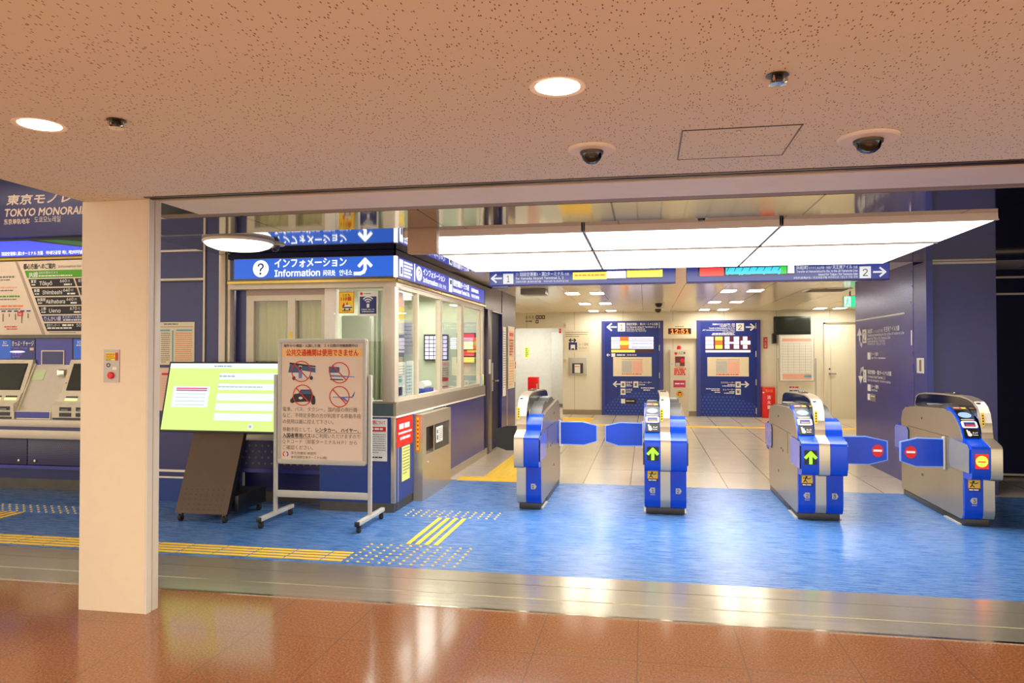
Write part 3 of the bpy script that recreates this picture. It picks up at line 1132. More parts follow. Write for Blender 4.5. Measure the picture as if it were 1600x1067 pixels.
# counter body
m = MB()
m.box((-3.09, 6.61, 0.09), (-2.36, 7.0, 0.90), M_BLUEWALL)
m.box((-2.40, 6.65, 0.09), (-2.335, 7.18, 0.895), M_BLUEWALL)
m.box((-2.37, 6.602, 0.09), (-2.330, 6.645, 0.90), M_STEEL, 0.003)
m.box((-2.3345, 6.70, 0.09), (-2.332, 6.712, 0.60), M_TRIM)
m.build('counter_front', B)
m = MB()
m.box((-2.45, 8.28, 0.10), (-2.34, 10.5, 0.885), M_NAVY_V)
m.box((-2.341, 8.40, 0.10), (-2.336, 8.415, 0.885), M_TRIM)
m.build('side_panel', B)
m = MB()
m.box((-3.09, 6.615, 0), (-2.345, 7.0, 0.09), M_STEEL_D)
m.box((-2.40, 6.7, 0), (-2.342, 7.2, 0.09), M_STEEL_D)
m.box((-2.45, 8.28, 0), (-2.335, 10.72, 0.10), M_STEEL)
m.build('kick_plate', B)
m = MB()
m.box((-3.09, 6.60, 0.915), (-2.33, 7.1, 1.03), M_TEAL)
m.box((-2.345, 6.598, 0.915), (-2.318, 10.5, 1.03), M_STEEL)
m.box((-2.80, 6.62, 1.028), (-2.32, 10.5, 1.042), M_STEEL)
m.box((-2.335, 6.6, 0.895), (-2.315, 10.5, 0.912), M_WHITE)
m.box((-3.09, 6.604, 0.90), (-2.335, 6.62, 0.912), M_WHITE)
m.build('counter_top', B)
# recessed counter towards the ticket wall
m = MB()
m.box((-4.07, 6.72, 0.64), (-3.09, 7.1, 0.70), M_TRIM, 0.004)
m.box((-4.07, 6.86, 0.34), (-3.09, 7.1, 0.64), M_PERF_B)
m.box((-4.07, 6.84, 0.30), (-3.09, 7.1, 0.34), M_NAVY_V)
m.box((-4.07, 6.95, 0.10), (-3.09, 7.1, 0.30), M_NAVY)
m.box((-4.07, 6.93, 0), (-3.09, 7.1, 0.10), M_STEEL_D)
m.box((-4.07, 6.78, 0.70), (-3.09, 6.95, 1.03), M_NAVY)
m.box((-4.072, 6.765, 0.70), (-3.945, 6.80, 2.14), M_NAVY)
m.build('recessed_counter', B)

# window frames
FR = M_TRIM
m = MB()
m.box((-2.455, 6.61, 1.042), (-2.335, 6.72, 2.14), FR, 0.004)              # corner post
m.build('corner_post', B)
m = MB()
m.box((-3.95, 6.75, 1.03), (-3.905, 6.81, 2.14), FR)
m.box((-3.95, 6.745, 2.085), (-3.09, 6.80, 2.14), mat('rosy_trim', (176, 150, 138), 0.4))
m.box((-3.905, 6.75, 2.03), (-3.09, 6.80, 2.085), FR)
m.box((-3.905, 6.75, 1.03), (-3.87, 6.80, 2.03), FR)
m.box((-3.50, 6.745, 1.03), (-3.42, 6.81, 2.06), FR)
m.box((-3.95, 6.745, 1.03), (-3.09, 6.81, 1.08), FR)
m.box((-3.145, 6.75, 1.03), (-3.09, 6.80, 2.03), FR)
m.box((-3.09, 6.70, 0.9), (-2.98, 6.80, 2.14), M_WHITE, 0.004)
m.build('front_window_frame', B)
MB().box((-3.87, 6.77, 1.08), (-3.50, 6.776, 2.03), M_GLASS).build('window_pane', B)
MB().box((-3.42, 6.785, 1.08), (-3.145, 6.791, 2.03), M_GLASS).build('window_pane', B)
MB().box((-2.98, 6.70, 1.042), (-2.455, 6.706, 2.14), M_GLASS).build('window_pane', B)
m = MB()
m.box((-2.39, 6.72, 1.042), (-2.345, 10.5, 1.075), FR)
m.box((-2.39, 6.72, 2.13), (-2.345, 10.5, 2.17), FR)
for y0, y1 in ((7.33, 7.375), (8.17, 8.21), (8.24, 8.27), (9.16, 9.30), (10.25, 10.29), (10.42, 10.5)):
    m.box((-2.395, y0, 1.042), (-2.342, y1, 2.15), FR)
m.box((-2.40, 8.21, 1.042), (-2.35, 8.24, 2.15), M_STEEL_D)
m.build('side_window_frame', B)
for y0, y1, x in ((6.72, 7.33, -2.37), (8.27, 9.16, -2.372), (9.30, 10.25, -2.37)):
    MB().box((x, y0, 1.075), (x + 0.005, y1, 2.13), M_GLASS).build('window_pane', B)
# clear vinyl sheet in the second bay, hanging in soft folds
vin = bpy.data.materials.new('clear_vinyl')
kv = NT(vin)
kv.t.nodes.remove(kv.b)
tr = kv.n('ShaderNodeBsdfTransparent')
tr.inputs[0].default_value = S(244, 248, 242)
gv = kv.n('ShaderNodeBsdfGlossy')
gv.inputs['Roughness'].default_value = 0.35
mv = kv.n('ShaderNodeMixShader')
mv.inputs[0].default_value = 0.10
kv.l(tr.outputs[0], mv.inputs[1])
kv.l(gv.outputs[0], mv.inputs[2])
kv.l(mv.outputs[0], kv.t.nodes['Material Output'].inputs[0])
m = MB()
N = 40
cols = [[m.bm.verts.new((-2.372 + 0.004 * math.sin(i * 0.9) * (0.4 + 0.6 * k / 3) + 0.0015 * math.sin(i * 2.3 + k), 7.375 + 0.795 * i / N, 1.09 + 1.04 * k / 3)) for k in range(4)] for i in range(N + 1)]
for i in range(N):
    for k in range(3):
        f = m.bm.faces.new((cols[i][k], cols[i + 1][k], cols[i + 1][k + 1], cols[i][k + 1]))
        f.material_index = m.mi(vin)
m.build('vinyl_sheet', B)
# end column
m = MB()
m.box((-2.44, 10.5, 0), (-2.36, 10.72, 2.17), M_NAVY)
m.box((-2.44, 10.72, 0), (-2.325, 11.0, 2.17), M_BROWN_V, 0.003)
m.build('end_column', B)


def curtain(x0, x1, y, z0, z1, amp, folds, mm, name, label, ax='x'):
    m = MB()
    n = folds * 8
    A = []
    for i in range(n + 1):
        a = x0 + (x1 - x0) * i / n
        off = amp * math.sin(2 * math.pi * folds * i / n) + 0.3 * amp * math.sin(5.1 * i / n * folds)
        A.append([m.bm.verts.new((a, y + off * (1.0 if k == 0 else 0.7), z)) for k, z in enumerate((z0, z1))])
    for i in range(n):
        f = m.bm.faces.new((A[i][0], A[i + 1][0], A[i + 1][1], A[i][1]))
        f.material_index = m.mi(mm)
    o = m.build(name, at=((x0 + x1) / 2, y, z1))
    so = o.modifiers.new('cloth', 'SOLIDIFY')
    so.thickness = 0.004
    return tag(o, label, 'curtain')


curtain(-3.925, -3.462, 6.86, 1.04, 2.12, 0.016, 5, M_CURT, 'curtain', 'beige curtain behind the booth window above the lit kiosk')
curtain(-3.458, -3.06, 6.86, 1.04, 2.12, 0.016, 4, M_CURT, 'curtain', 'beige curtain behind the booth window above the notice board')
curtain(-2.62, -2.47, 6.80, 1.05, 2.12, 0.03, 3, M_CURT2, 'curtain', 'pale green curtain gathered at the booth corner post')

# sign boxes on two sides
S1 = thing('information_sign', 'lit blue information sign with question mark, wrapping the booth corner', 'sign', (-3.2, 6.6, 2.22))
m = MB()
m.box((-4.0, 6.60, 2.225), (-2.345, 6.66, 2.435), M_STEEL_D)
m.rect(front(6.60), -3.995, 2.238, -2.352, 2.43, G_SIGN, 0.002)
m.build('front_light_box', S1)
pl = front(6.598)
m = MB()
m.oval(pl, -3.708, 2.335, 0.083, 0.083, G_WHITE, 0.003, 36)
m.text(pl, 'インフォメーション', -3.56, 2.348, 0.072, G_WHITE, w=0.74, bold=0.025)
m.text(pl, 'Information', -3.56, 2.255, 0.066, G_WHITE, w=0.47, bold=0.025)
m.text(pl, '问讯处', -3.055, 2.257, 0.045, G_WHITE, w=0.125, bold=0.01)
m.text(pl, '안내소', -2.89, 2.257, 0.045, G_WHITE, w=0.13, bold=0.01)
m.build('front_lettering', S1)
m = MB()
m.stroke(pl, [(-2.735, 2.268), (-2.68, 2.268), (-2.645, 2.282), (-2.63, 2.312), (-2.63, 2.385)], 0.032, G_WHITE, 0.003)
m.stroke(pl, [(-2.69, 2.34), (-2.63, 2.402), (-2.57, 2.34)], 0.03, G_WHITE, 0.0034)
m.build('front_arrow', S1)
MB().text(pl, '?', -3.708, 2.278, 0.115, M_BINK, al='C', lift=0.006, bold=0.015).build('question_mark', S1)
m = MB()
m.box((-2.345, 6.645, 2.225), (-2.322, 10.45, 2.43), M_STEEL_D)
m.rect(facing_right(-2.322), 6.66, 2.236, 10.44, 2.426, G_SIGN2, 0.002)
m.box((-2.347, 6.598, 2.23), (-2.320, 6.645, 2.43), G_WHITE)
m.build('side_light_box', S1)
pl = facing_right(-2.320)
m = MB()
m.rect(pl, 6.68, 2.25, 6.79, 2.41, G_WHITE, 0.003)
for i in range(5):
    m.words(pl, 6.82, 7.10, 2.385 - i * 0.033, 0.02, G_WHITE, 0.003, 60 + i, (1, 0.95, 0.75, 0.85, 0.7)[i])
m.build('side_lettering', S1)
m = MB()
m.rect(pl, 7.14, 2.24, 7.165, 2.42, G_WHITE, 0.003)
m.oval(pl, 7.30, 2.335, 0.10, 0.075, G_WHITE, 0.003)
m.text(pl, 'インフォメーション', 7.44, 2.345, 0.062, G_WHITE, w=0.86, bold=0.02)
m.text(pl, 'Information', 7.44, 2.262, 0.058, G_WHITE, w=0.56, bold=0.02)
m.text(pl, '问讯处', 8.04, 2.262, 0.04, G_WHITE, w=0.13)
m.text(pl, '안내소', 8.21, 2.262, 0.04, G_WHITE, w=0.14)
m.build('side_lettering', S1)
m = MB()
m.rect(pl, 8.48, 2.25, 8.62, 2.41, G_WHITE, 0.003)
m.text(pl, '羽田空港第3ターミナル駅', 8.66, 2.345, 0.062, G_WHITE, w=0.82, bold=0.02)
m.text(pl, 'Haneda Airport Terminal 3 Sta.', 8.66, 2.265, 0.055, G_WHITE, w=0.86, bold=0.02)
m.text(pl, '羽田机场第3候机楼站', 9.62, 2.35, 0.04, G_WHITE, w=0.42, bold=0.01)
m.text(pl, '하네다공항 제3터미널역', 9.62, 2.27, 0.04, G_WHITE, w=0.46, bold=0.01)
m.build('side_lettering', S1)
m = MB()
m.text(pl, '?', 7.30, 2.285, 0.10, M_BINK, w=0.07, al='C', lift=0.006, bold=0.01)
m.rect(pl, 6.71, 2.27, 6.76, 2.34, M_BINK, 0.006)
m.rect(pl, 8.51, 2.34, 8.59, 2.395, M_BINK, 0.006)
m.build('side_pictograms', S1)
m = MB()
m.box((-4.06, 6.585, 2.19), (-2.325, 6.625, 2.213), M_BRASS)
m.box((-4.06, 6.59, 2.213), (-2.325, 6.62, 2.225), M_STEEL_D)
m.box((-2.335, 6.62, 2.19), (-2.31, 10.5, 2.213), M_BRASS)
m.build('brass_rail', S1)

# steel cabinet with the gate-side window under the counter
Cb = thing('steel_gate_cabinet', 'brushed steel cabinet with dark slot window under the booth counter', 'cabinet', (-2.3, 7.75, 0))
m = MB()
m.box((-2.338, 7.19, 0.0), (-2.24, 8.28, 0.46), M_STEEL)
m.box((-2.338, 7.19, 0.74), (-2.24, 8.28, 0.88), M_STEEL)
m.box((-2.338, 7.19, 0.46), (-2.24, 7.31, 0.74), M_STEEL)
m.box((-2.338, 8.22, 0.46), (-2.24, 8.28, 0.74), M_STEEL)
m.build('body', Cb)
m = MB()
m.box((-2.335, 7.31, 0.46), (-2.325, 8.22, 0.74), M_BLACK)
m.box((-2.325, 7.62, 0.465), (-2.255, 8.21, 0.735), M_DGREY, 0.003)
m.box((-2.325, 7.58, 0.46), (-2.243, 7.62, 0.74), M_STEEL_P)
m.build('card_window', Cb)
m = MB()
pl = facing_right(-2.255)
m.slab(pl, [(7.72, 0.53), (7.98, 0.53), (7.98, 0.70), (7.72, 0.70)], M_PAPER, 0.003)
m.rect(pl, 7.745, 0.56, 7.78, 0.61, M_INK, 0.005)
m.rect(pl, 7.745, 0.63, 7.78, 0.67, M_INK, 0.005)
m.para(pl, 7.80, 7.96, 0.69, 7, 0.02, 0.006, M_GINK, 0.005)
m.build('instruction_label', Cb)
MB().cyl((-2.24, 7.38, 0.37), (-2.232, 7.38, 0.37), 0.012, M_STEEL_P, 14).build('lock', Cb)


def sheet(name, label, cat, pl, a0, b0, a1, b1, mm, marks=None, t=0.004, group=None):
    """a paper or plate on a wall: one mesh with its printing, or a plate plus lettering part"""
    m = MB()
    m.slab(pl, [(a0, b0), (a1, b0), (a1, b1), (a0, b1)], mm, t, 0.001)
    if marks:
        P2 = Pl(pl.o + pl.n * (t + 0.001), pl.u, pl.v)
        marks(m, P2)
    c = pl.p((a0 + a1) / 2, (b0 + b1) / 2)
    return tag(m.build(name, at=tuple(c)), label, cat, group)


# notices on the counter
def mk(m, P):
    m.text(P, 'ご利用について', -2.595, 0.835, 0.032, M_RINK, w=0.17, bold=0.015)
    m.rect(P, -2.60, 0.765, -2.42, 0.81, M_RINK)
    m.words(P, -2.59, -2.43, 0.78, 0.018, M_WINK, 0.003, 9)
    m.para(P, -2.60, -2.42, 0.755, 9, 0.021, 0.006, M_GINK, seed=20)
    m.words(P, -2.60, -2.44, 0.515, 0.012, M_INK, seed=3)


sheet('notice', 'white notice with red heading taped to the front of the blue counter', 'notice', front(6.61), -2.612, 0.485, -2.408, 0.885, M_PAPER, mk)


def mk(m, P):
    m.words(P, 6.72, 7.08, 0.775, 0.05, M_WINK, seed=11)
    m.words(P, 6.70, 7.10, 0.725, 0.02, M_WINK, seed=12)
    m.words(P, 6.75, 7.05, 0.67, 0.026, M_WINK, seed=13)


sheet('red_sign', 'red sign with white writing on the booth corner under the counter', 'sign', facing_right(-2.335), 6.655, 0.605, 7.14, 0.89, M_RED, mk)


def mk(m, P):
    m.para(P, 6.83, 7.03, 0.60, 9, 0.03, 0.009, M_GINK, seed=50)


sheet('yellow_notice', 'pale yellow notice below the red sign on the counter', 'notice', facing_right(-2.335), 6.81, 0.26, 7.05, 0.595, M_LIME, mk)
m = MB()
pl = front(7.19)
m.slab(pl, [(-2.315, 0.50), (-2.268, 0.50), (-2.268, 0.86), (-2.315, 0.86)], M_ORANGE, 0.003)
m.rect(pl, -2.305, 0.52, -2.278, 0.85, M_YELLOW, 0.004)
for i in range(7):
    m.rect(pl, -2.30, 0.55 + i * 0.042, -2.283, 0.572 + i * 0.042, M_RINK, 0.005)
tag(m.build('warning_strip', at=(-2.29, 7.19, 0.68)), 'narrow yellow and orange warning strip on the edge of the steel cabinet', 'label')

# posters on the front pane
pl = front(6.70)


def mk(m, P):
    m.slab(P, [(-2.93, 1.905), (-2.79, 1.905), (-2.79, 2.095), (-2.93, 2.095)], M_YELLOW, 0.001)
    m.text(P, 'こども', -2.86, 2.062, 0.02, M_INK, w=0.075, al='C', bold=0.02, lift=0.004)
    m.text(P, '110番', -2.86, 2.02, 0.033, M_RINK, w=0.11, al='C', bold=0.03, lift=0.004)
    m.poly(P, [(-2.905, 1.96), (-2.885, 2.0), (-2.87, 1.965), (-2.85, 2.01), (-2.84, 1.97), (-2.87, 1.94)], M_RINK, 0.003)
    m.rect(P, -2.895, 1.945, -2.80, 1.957, M_INK, 0.004)
    m.poly(P, [(-2.885, 1.957), (-2.868, 1.978), (-2.825, 1.978), (-2.808, 1.957)], M_PAPER, 0.004)
    m.rect(P, -2.90, 1.934, -2.80, 1.945, M_PAPER, 0.004)
    for a in (-2.875, -2.825):
        m.oval(P, a, 1.933, 0.009, 0.009, M_INK, 0.005, 14)
    m.words(P, -2.90, -2.815, 1.916, 0.006, M_INK, 0.004)


sheet('emergency_poster', 'yellow poster with orange border and a patrol car on the booth window', 'poster', pl, -2.938, 1.895, -2.782, 2.105, M_ORANGE, mk)


def mk(m, P):
    m.slab(P, [(-2.722, 1.888), (-2.553, 1.888), (-2.553, 2.055), (-2.722, 2.055)], M_NINK, 0.001)
    for r_ in (0.016, 0.038, 0.060):
        m.ring(P, -2.6375, 1.985, r_, r_ + 0.011, M_WINK, 0.004, math.radians(42), math.radians(138), 12)
    m.slab(P, [(-2.65, 1.948), (-2.625, 1.948), (-2.625, 1.985), (-2.65, 1.985)], M_WINK, 0.001, 0.002)
    m.text(P, 'FREE Wi-Fi', -2.6375, 1.922, 0.014, M_WINK, w=0.13, al='C', lift=0.004, bold=0.02)
    m.words(P, -2.70, -2.575, 1.905, 0.007, M_WINK, 0.004)
    m.oval(P, -2.705, 2.083, 0.014, 0.014, M_RINK, 0.002, 16)
    m.words(P, -2.68, -2.6, 2.08, 0.007, M_GINK, 0.002)


sheet('wireless_poster', 'white and navy poster with radio-wave symbol on the booth window', 'poster', pl, -2.74, 1.865, -2.535, 2.107, M_PAPER, mk)

# papers inside the side windows
pl = facing_right(-2.385)


def mk_a(m, P):
    m.para(P, 6.80, 7.02, 1.40, 5, 0.026, 0.008, M_GINK, seed=7)
    m.rect(P, 6.79, 1.22, 6.95, 1.255, mat('teal_print', (120, 196, 180), 0.6, var=0))
    m.rect(P, 6.80, 1.09, 6.96, 1.175, M_INK)


def mk_b(m, P):
    for i, (c_, a) in enumerate(((M_CYINK, 7.10), (M_BINK, 7.16), (M_CYINK, 7.22))):
        m.para(P, a, a + 0.04, 1.40, 9, 0.033, 0.012, c_, seed=30 + i)


def mk_c(m, P):
    m.rect(P, 8.36, 1.17, 8.68, 1.215, M_RINK)
    m.rect(P, 8.36, 1.36, 8.70, 1.40, M_PINKP)
    m.para(P, 8.36, 8.68, 1.35, 5, 0.027, 0.008, M_GINK, seed=13)
    m.rect(P, 8.36, 1.10, 8.66, 1.115, M_RINK)


sheet('window_notice', 'white notice with teal bar behind the first side window of the booth', 'notice', pl, 6.78, 1.08, 7.06, 1.42, M_PAPER, mk_a)
sheet('window_notice', 'white notice with blue columns, next to the first window mullion of the booth', 'notice', pl, 7.09, 1.08, 7.32, 1.43, M_PAPER, mk_b)
sheet('window_notice', 'pinkish notice with red bars behind the third side window of the booth', 'notice', pl, 8.33, 1.085, 8.74, 1.42, M_CREAM, mk_c)
m = MB()
m.box((-2.43, 7.42, 1.24), (-2.415, 7.56, 1.42), mat('sky_blue_card', (70, 150, 216), 0.5), 0.003)
m.box((-2.43, 7.49, 1.042), (-2.42, 7.51, 1.24), M_LGREY)
tag(m.build('blue_card_holder', at=(-2.42, 7.49, 1.042)), 'sky blue card standing behind the vinyl sheet', 'card')

# things on the counter and inside the booth
t = thing('tissue_tray', 'navy tray with white roll on the counter behind the vinyl', 'tray', (-2.47, 7.95, 1.042))
MB().box((-2.53, 7.82, 1.042), (-2.405, 8.14, 1.115), M_BINK, 0.008).build('tray', t)
MB().cyl((-2.47, 7.86, 1.15), (-2.47, 8.12, 1.15), 0.045, M_PAPER, 20).build('paper_roll', t)
m = MB()
m.lathe([(0.035, 0), (0.05, 0.05), (0.052, 0.07), (0.046, 0.07), (0.03, 0.01), (0, 0.01)], (-2.47, 7.62, 1.042), M_CREAM, 24)
tag(m.build('coin_bowl', at=(-2.47, 7.62, 1.042)), 'cream bowl on the counter beside the navy tray', 'bowl')
t = thing('sanitizer_bottle', 'clear pump bottle of hand sanitizer at the far end of the booth counter', 'bottle', (-2.365, 10.33, 1.042))
c = (-2.365, 10.33, 1.042)
MB().lathe([(0, 0), (0.04, 0), (0.043, 0.01), (0.043, 0.12), (0.036, 0.15), (0.016, 0.165), (0.016, 0.18), (0, 0.18)], c, mat('clear_blue_plastic', (190, 206, 216), 0.15, var=0.02), 24).build('bottle', t)
m = MB()
m.lathe([(0.018, 0.178), (0.018, 0.2), (0.006, 0.2), (0.006, 0.235), (0, 0.235)], c, M_WHITE, 16)
m.box((c[0] - 0.008, c[1] - 0.05, c[2] + 0.228), (c[0] + 0.008, c[1] + 0.02, c[2] + 0.245), M_WHITE, 0.003)
m.build('pump', t)
sheet('yellow_card', 'small yellow card propped beside the sanitizer bottle', 'card', front(10.42), -2.36, 1.06, -2.322, 1.2, M_LIME)
sheet('white_door_notice', 'narrow white notice on the column by the dark door', 'notice', facing_right(-2.325), 10.76, 1.2, 10.9, 1.42, M_PAPER)
m = MB()
m.box((-4.05, 7.1, 0.02), (-3.45, 9.2, 0.74), M_LGREY, 0.004)
m.box((-4.055, 7.1, 0.74), (-3.40, 9.25, 0.77), M_GREY, 0.004)
tag(m.build('office_desk', at=(-3.75, 8.2, 0.02)), 'long grey desk inside the booth', 'desk')
for x, y, w_, lab in ((-3.7, 7.9, 0.5, 'dark computer monitor on the booth desk behind the posters'), (-3.72, 8.9, 0.46, 'dark computer monitor on the booth desk, deeper inside')):
    t = thing('computer_monitor', lab, 'monitor', (x, y, 0.77))
    MB().box((x - 0.1, y - 0.12, 0.77), (x + 0.1, y + 0.12, 0.785), M_BLACK, 0.003).build('base', t)
    MB().box((x - 0.02, y - 0.03, 0.785), (x + 0.02, y + 0.03, 0.95), M_BLACK).build('stem', t)
    m = MB()
    m.box((x - 0.03, y - w_ / 2, 0.92), (x + 0.01, y + w_ / 2, 1.25), M_BLACK, 0.005)
    m.build('housing', t)
    m = MB()
    m.rect(facing_right(x + 0.01), y - w_ / 2 + 0.02, 0.94, y + w_ / 2 - 0.02, 1.23, glow('monitor', (150, 186, 216), 0.7), 0.002)
    m.build('screen', t)
# display board and signs on the booth's end wall
t = thing('departure_board', 'white grid of departure times lit inside the booth', 'display', (-3.2, 10.88, 1.6))
pl = front(10.88)
MB().slab(pl, [(-3.36, 1.40), (-2.98, 1.40), (-2.98, 1.80), (-3.36, 1.80)], M_BLACK, 0.05).build('housing', t)
m = MB()
P = front(10.83)
for j in range(6):
    for i in range(5):
        m.rect(P, -3.34 + i * 0.072, 1.42 + j * 0.061, -3.278 + i * 0.072, 1.47 + j * 0.061, G_LED_W, 0.002)
m.build('led_cells', t)
t = thing('service_display', 'red and yellow lit panel beside the departure grid inside the booth', 'display', (-2.7, 10.88, 1.6))
MB().slab(pl, [(-2.84, 1.36), (-2.55, 1.36), (-2.55, 1.82), (-2.84, 1.82)], M_BLACK, 0.05).build('housing', t)
m = MB()
m.rect(P, -2.83, 1.71, -2.56, 1.81, G_LED_R, 0.002)
m.rect(P, -2.83, 1.47, -2.56, 1.55, G_LED_R, 0.002)
m.rect(P, -2.80, 1.57, -2.58, 1.69, G_LED_Y, 0.002)
m.rect(P, -2.83, 1.57, -2.80, 1.69, G_LED_R, 0.002)
m.rect(P, -2.83, 1.37, -2.56, 1.45, G_LED_Y, 0.002)
m.build('led_cells', t)
m = MB()
m.box((-4.06, 8.85, 1.12), (-3.94, 9.25, 1.5), M_CREAM, 0.02)
tag(m.build('wall_dispenser', at=(-4.06, 9.05, 1.3)), 'cream box mounted on the inner wall of the booth', 'dispenser')
t = thing('added_locker', 'added grey-green locker that darkens the view into the booth', 'locker', (-3.85, 10.05, 0.02))  # added dark block so the pane in front looks less bright
MB().box((-4.05, 9.35, 0.02), (-3.66, 10.75, 2.02), mat('locker_paint', (112, 112, 92), 0.45), 0.006).build('body', t)
for y0, y1 in ((9.37, 10.04), (10.06, 10.73)):
    d = MB().box((-3.66, y0, 0.06), (-3.648, y1, 1.98), mat('locker_door_paint', (122, 122, 102), 0.45), 0.004).build('door', t)
    MB().box((-3.648, y1 - 0.08, 0.95), (-3.635, y1 - 0.06, 1.1), M_STEEL_P, 0.003).build('handle', d)
m = MB()
m.box((-2.52, 7.0, 1.7), (-2.46, 7.25, 2.13), M_CREAM)
m.rect(facing_right(-2.46), 7.02, 1.98, 7.22, 2.1, M_PINKP, 0.002)
m.rect(facing_right(-2.46), 7.06, 1.86, 7.24, 1.97, M_YELLOW, 0.003)
tag(m.build('window_stickers', at=(-2.5, 7.1, 2.13)), 'cream and yellow stickers hanging at the top of the first side window', 'notice')
t = thing('booth_ceiling_lamp', 'white lamp glowing under the booth ceiling', 'ceiling light', (-3.0, 8.0, 2.4))
MB().box((-3.15, 7.4, 2.36), (-2.85, 8.7, 2.4), M_WHITE, 0.005).build('housing', t)
MB().box((-3.13, 7.42, 2.352), (-2.87, 8.68, 2.36), glow('booth_lamp', (255, 252, 236), 5.0)).build('lens', t)

# posters on the passage wall
pl = facing_right(-2.321)


def mk(m, P):
    m.para(P, 11.84, 12.08, 1.9, 24, 0.04, 0.012, M_GINK, seed=70)


def mk2(m, P):
    m.rect(P, 12.38, 1.45, 12.82, 1.9, M_PINKP)
    m.words(P, 12.42, 12.78, 1.81, 0.06, M_RINK, 0.003, 4)
    m.para(P, 12.4, 12.8, 1.78, 6, 0.05, 0.02, M_RINK, seed=40)
    m.para(P, 12.38, 12.84, 1.42, 10, 0.045, 0.012, M_ORANGE, seed=41)


sheet('tall_notice', 'tall narrow white notice beside the dark door beyond the booth', 'notice', pl, 11.82, 0.8, 12.1, 1.95, M_PAPER, mk)
sheet('passage_poster', 'poster with pink print on the passage wall beyond the booth', 'poster', pl, 12.3, 0.9, 12.92, 1.98, M_CREAM, mk2)


def mk3(m, P):
    m.rect(P, 12.96, 1.24, 13.05, 1.36, M_RINK)
    m.rect(P, 12.985, 1.29, 13.025, 1.31, M_WINK, 0.003)


sheet('red_mark_notice', 'small white and red notice at the far edge of the passage wall', 'notice', pl, 12.94, 1.0, 13.06, 1.38, M_PAPER, mk3)

sheet('latch_sticker', 'tiny yellow sticker on the mullion between the curtained booth windows', 'sticker', front(6.745), -3.478, 1.62, -3.455, 1.72, M_YELLOW)

def mkb(m, P):
    m.para(P, -3.96, -3.52, 1.98, 7, 0.06, 0.012, M_GINK, seed=150)


sheet('planning_board', 'pale grey planning board with scribbled lines on the end wall inside the booth', 'board', front(10.9), -4.0, 1.5, -3.48, 2.02, M_LGREY, mkb)


# ------------------------------------------------------------------ touch kiosk on castors
def caster(m_wheel, m_fork, x, y, r=0.028, top=0.075):
    m_wheel.cyl((x - 0.013, y, r), (x + 0.013, y, r), r, M_RUBBER, 18)
    m_fork.box((x - 0.018, y - 0.012, r), (x - 0.014, y + 0.012, top), M_STEEL_D)
    m_fork.box((x + 0.014, y - 0.012, r), (x + 0.018, y + 0.012, top), M_STEEL_D)
    m_fork.box((x - 0.018, y - 0.015, top - 0.01), (x + 0.018, y + 0.015, top), M_STEEL_D)


K = thing('information_kiosk', 'tilted touch-screen kiosk showing a lime screen, on a brown castor stand', 'kiosk', (-3.85, 6.2, 0))
m = MB()
m.prism([(5.945, 0.075), (6.0, 0.075), (6.28, 0.78), (6.225, 0.78)], 'x', -4.165, -3.655, M_BLACK, M_BROWNP)
pl = Pl((-4.165, 5.945, 0.075), (1, 0, 0), (0, 0.28, 0.705))
for j in range(5):
    for i in range(8):
        m.oval(pl, 0.06 + i * 0.054, 0.035 + j * 0.045, 0.006, 0.004, M_BLACK, 0.0015, 8)
m.build('stand_panel', K)
m = MB()
m.box((-4.13, 6.07, 0.075), (-3.62, 6.56, 0.22), M_BLACK, 0.006)
m.box((-4.0, 6.25, 0.22), (-3.8, 6.4, 0.85), M_BLACK, 0.006)
m.build('base', K)
for x, y in ((-4.12, 5.965), (-3.68, 5.955), (-3.66, 6.50), (-4.10, 6.50)):
    mw, mf = MB(), MB()
    caster(mw, mf, x, y)
    w_ = mw.build('caster', K)
    mf.build('fork', w_)
TL = Pl((-4.505, 6.2, 0.785), (1, -0.012, 0), (0, 0.15, 0.63))
m = MB()
m.slab(TL, [(-0.012, -0.012), (1.182, -0.012), (1.182, 0.658), (-0.012, 0.658)], M_BLACK, -0.05, 0.0)
m.slab(TL, [(0.35, 0.15), (0.8, 0.15), (0.8, 0.5), (0.35, 0.5)], M_BLACK, -0.12, -0.05)
m.build('display_housing', K)
m = MB()
m.rect(TL, 0.004, 0.004, 1.166, 0.642, G_LIME, 0.001)
m.rect(TL, 0.004, 0.594, 1.166, 0.642, G_KW, 0.002)
m.rect(TL, 0.075, 0.22, 0.455, 0.42, G_KW, 0.002)
m.rect(TL, 0.105, 0.375, 0.43, 0.387, G_KP, 0.003)
m.rect(TL, 0.105, 0.393, 0.43, 0.405, G_KP, 0.003)
for b0, b1 in ((0.488, 0.548), (0.388, 0.448), (0.288, 0.355), (0.195, 0.262), (0.10, 0.168)):
    m.rect(TL, 0.54, b0, 1.13, b1, G_KW, 0.002)
for k, b in enumerate((0.24, 0.275, 0.31, 0.345)):
    m.words(TL, 0.11, 0.42, b, 0.005, G_KG, 0.003, 80 + k)
m.words(TL, 0.54, 0.7, 0.512, 0.014, G_KG, 0.003, 3)
m.words(TL, 0.54, 1.0, 0.412, 0.01, G_KG, 0.003, 5)
m.words(TL, 0.47, 0.66, 0.608, 0.014, G_KG, 0.003, 8)
m.rect(TL, 0.90, 0.025, 0.945, 0.07, G_KW, 0.002)
m.rect(TL, 0.91, 0.035, 0.935, 0.06, G_KG, 0.003)
m.build('screen', K)

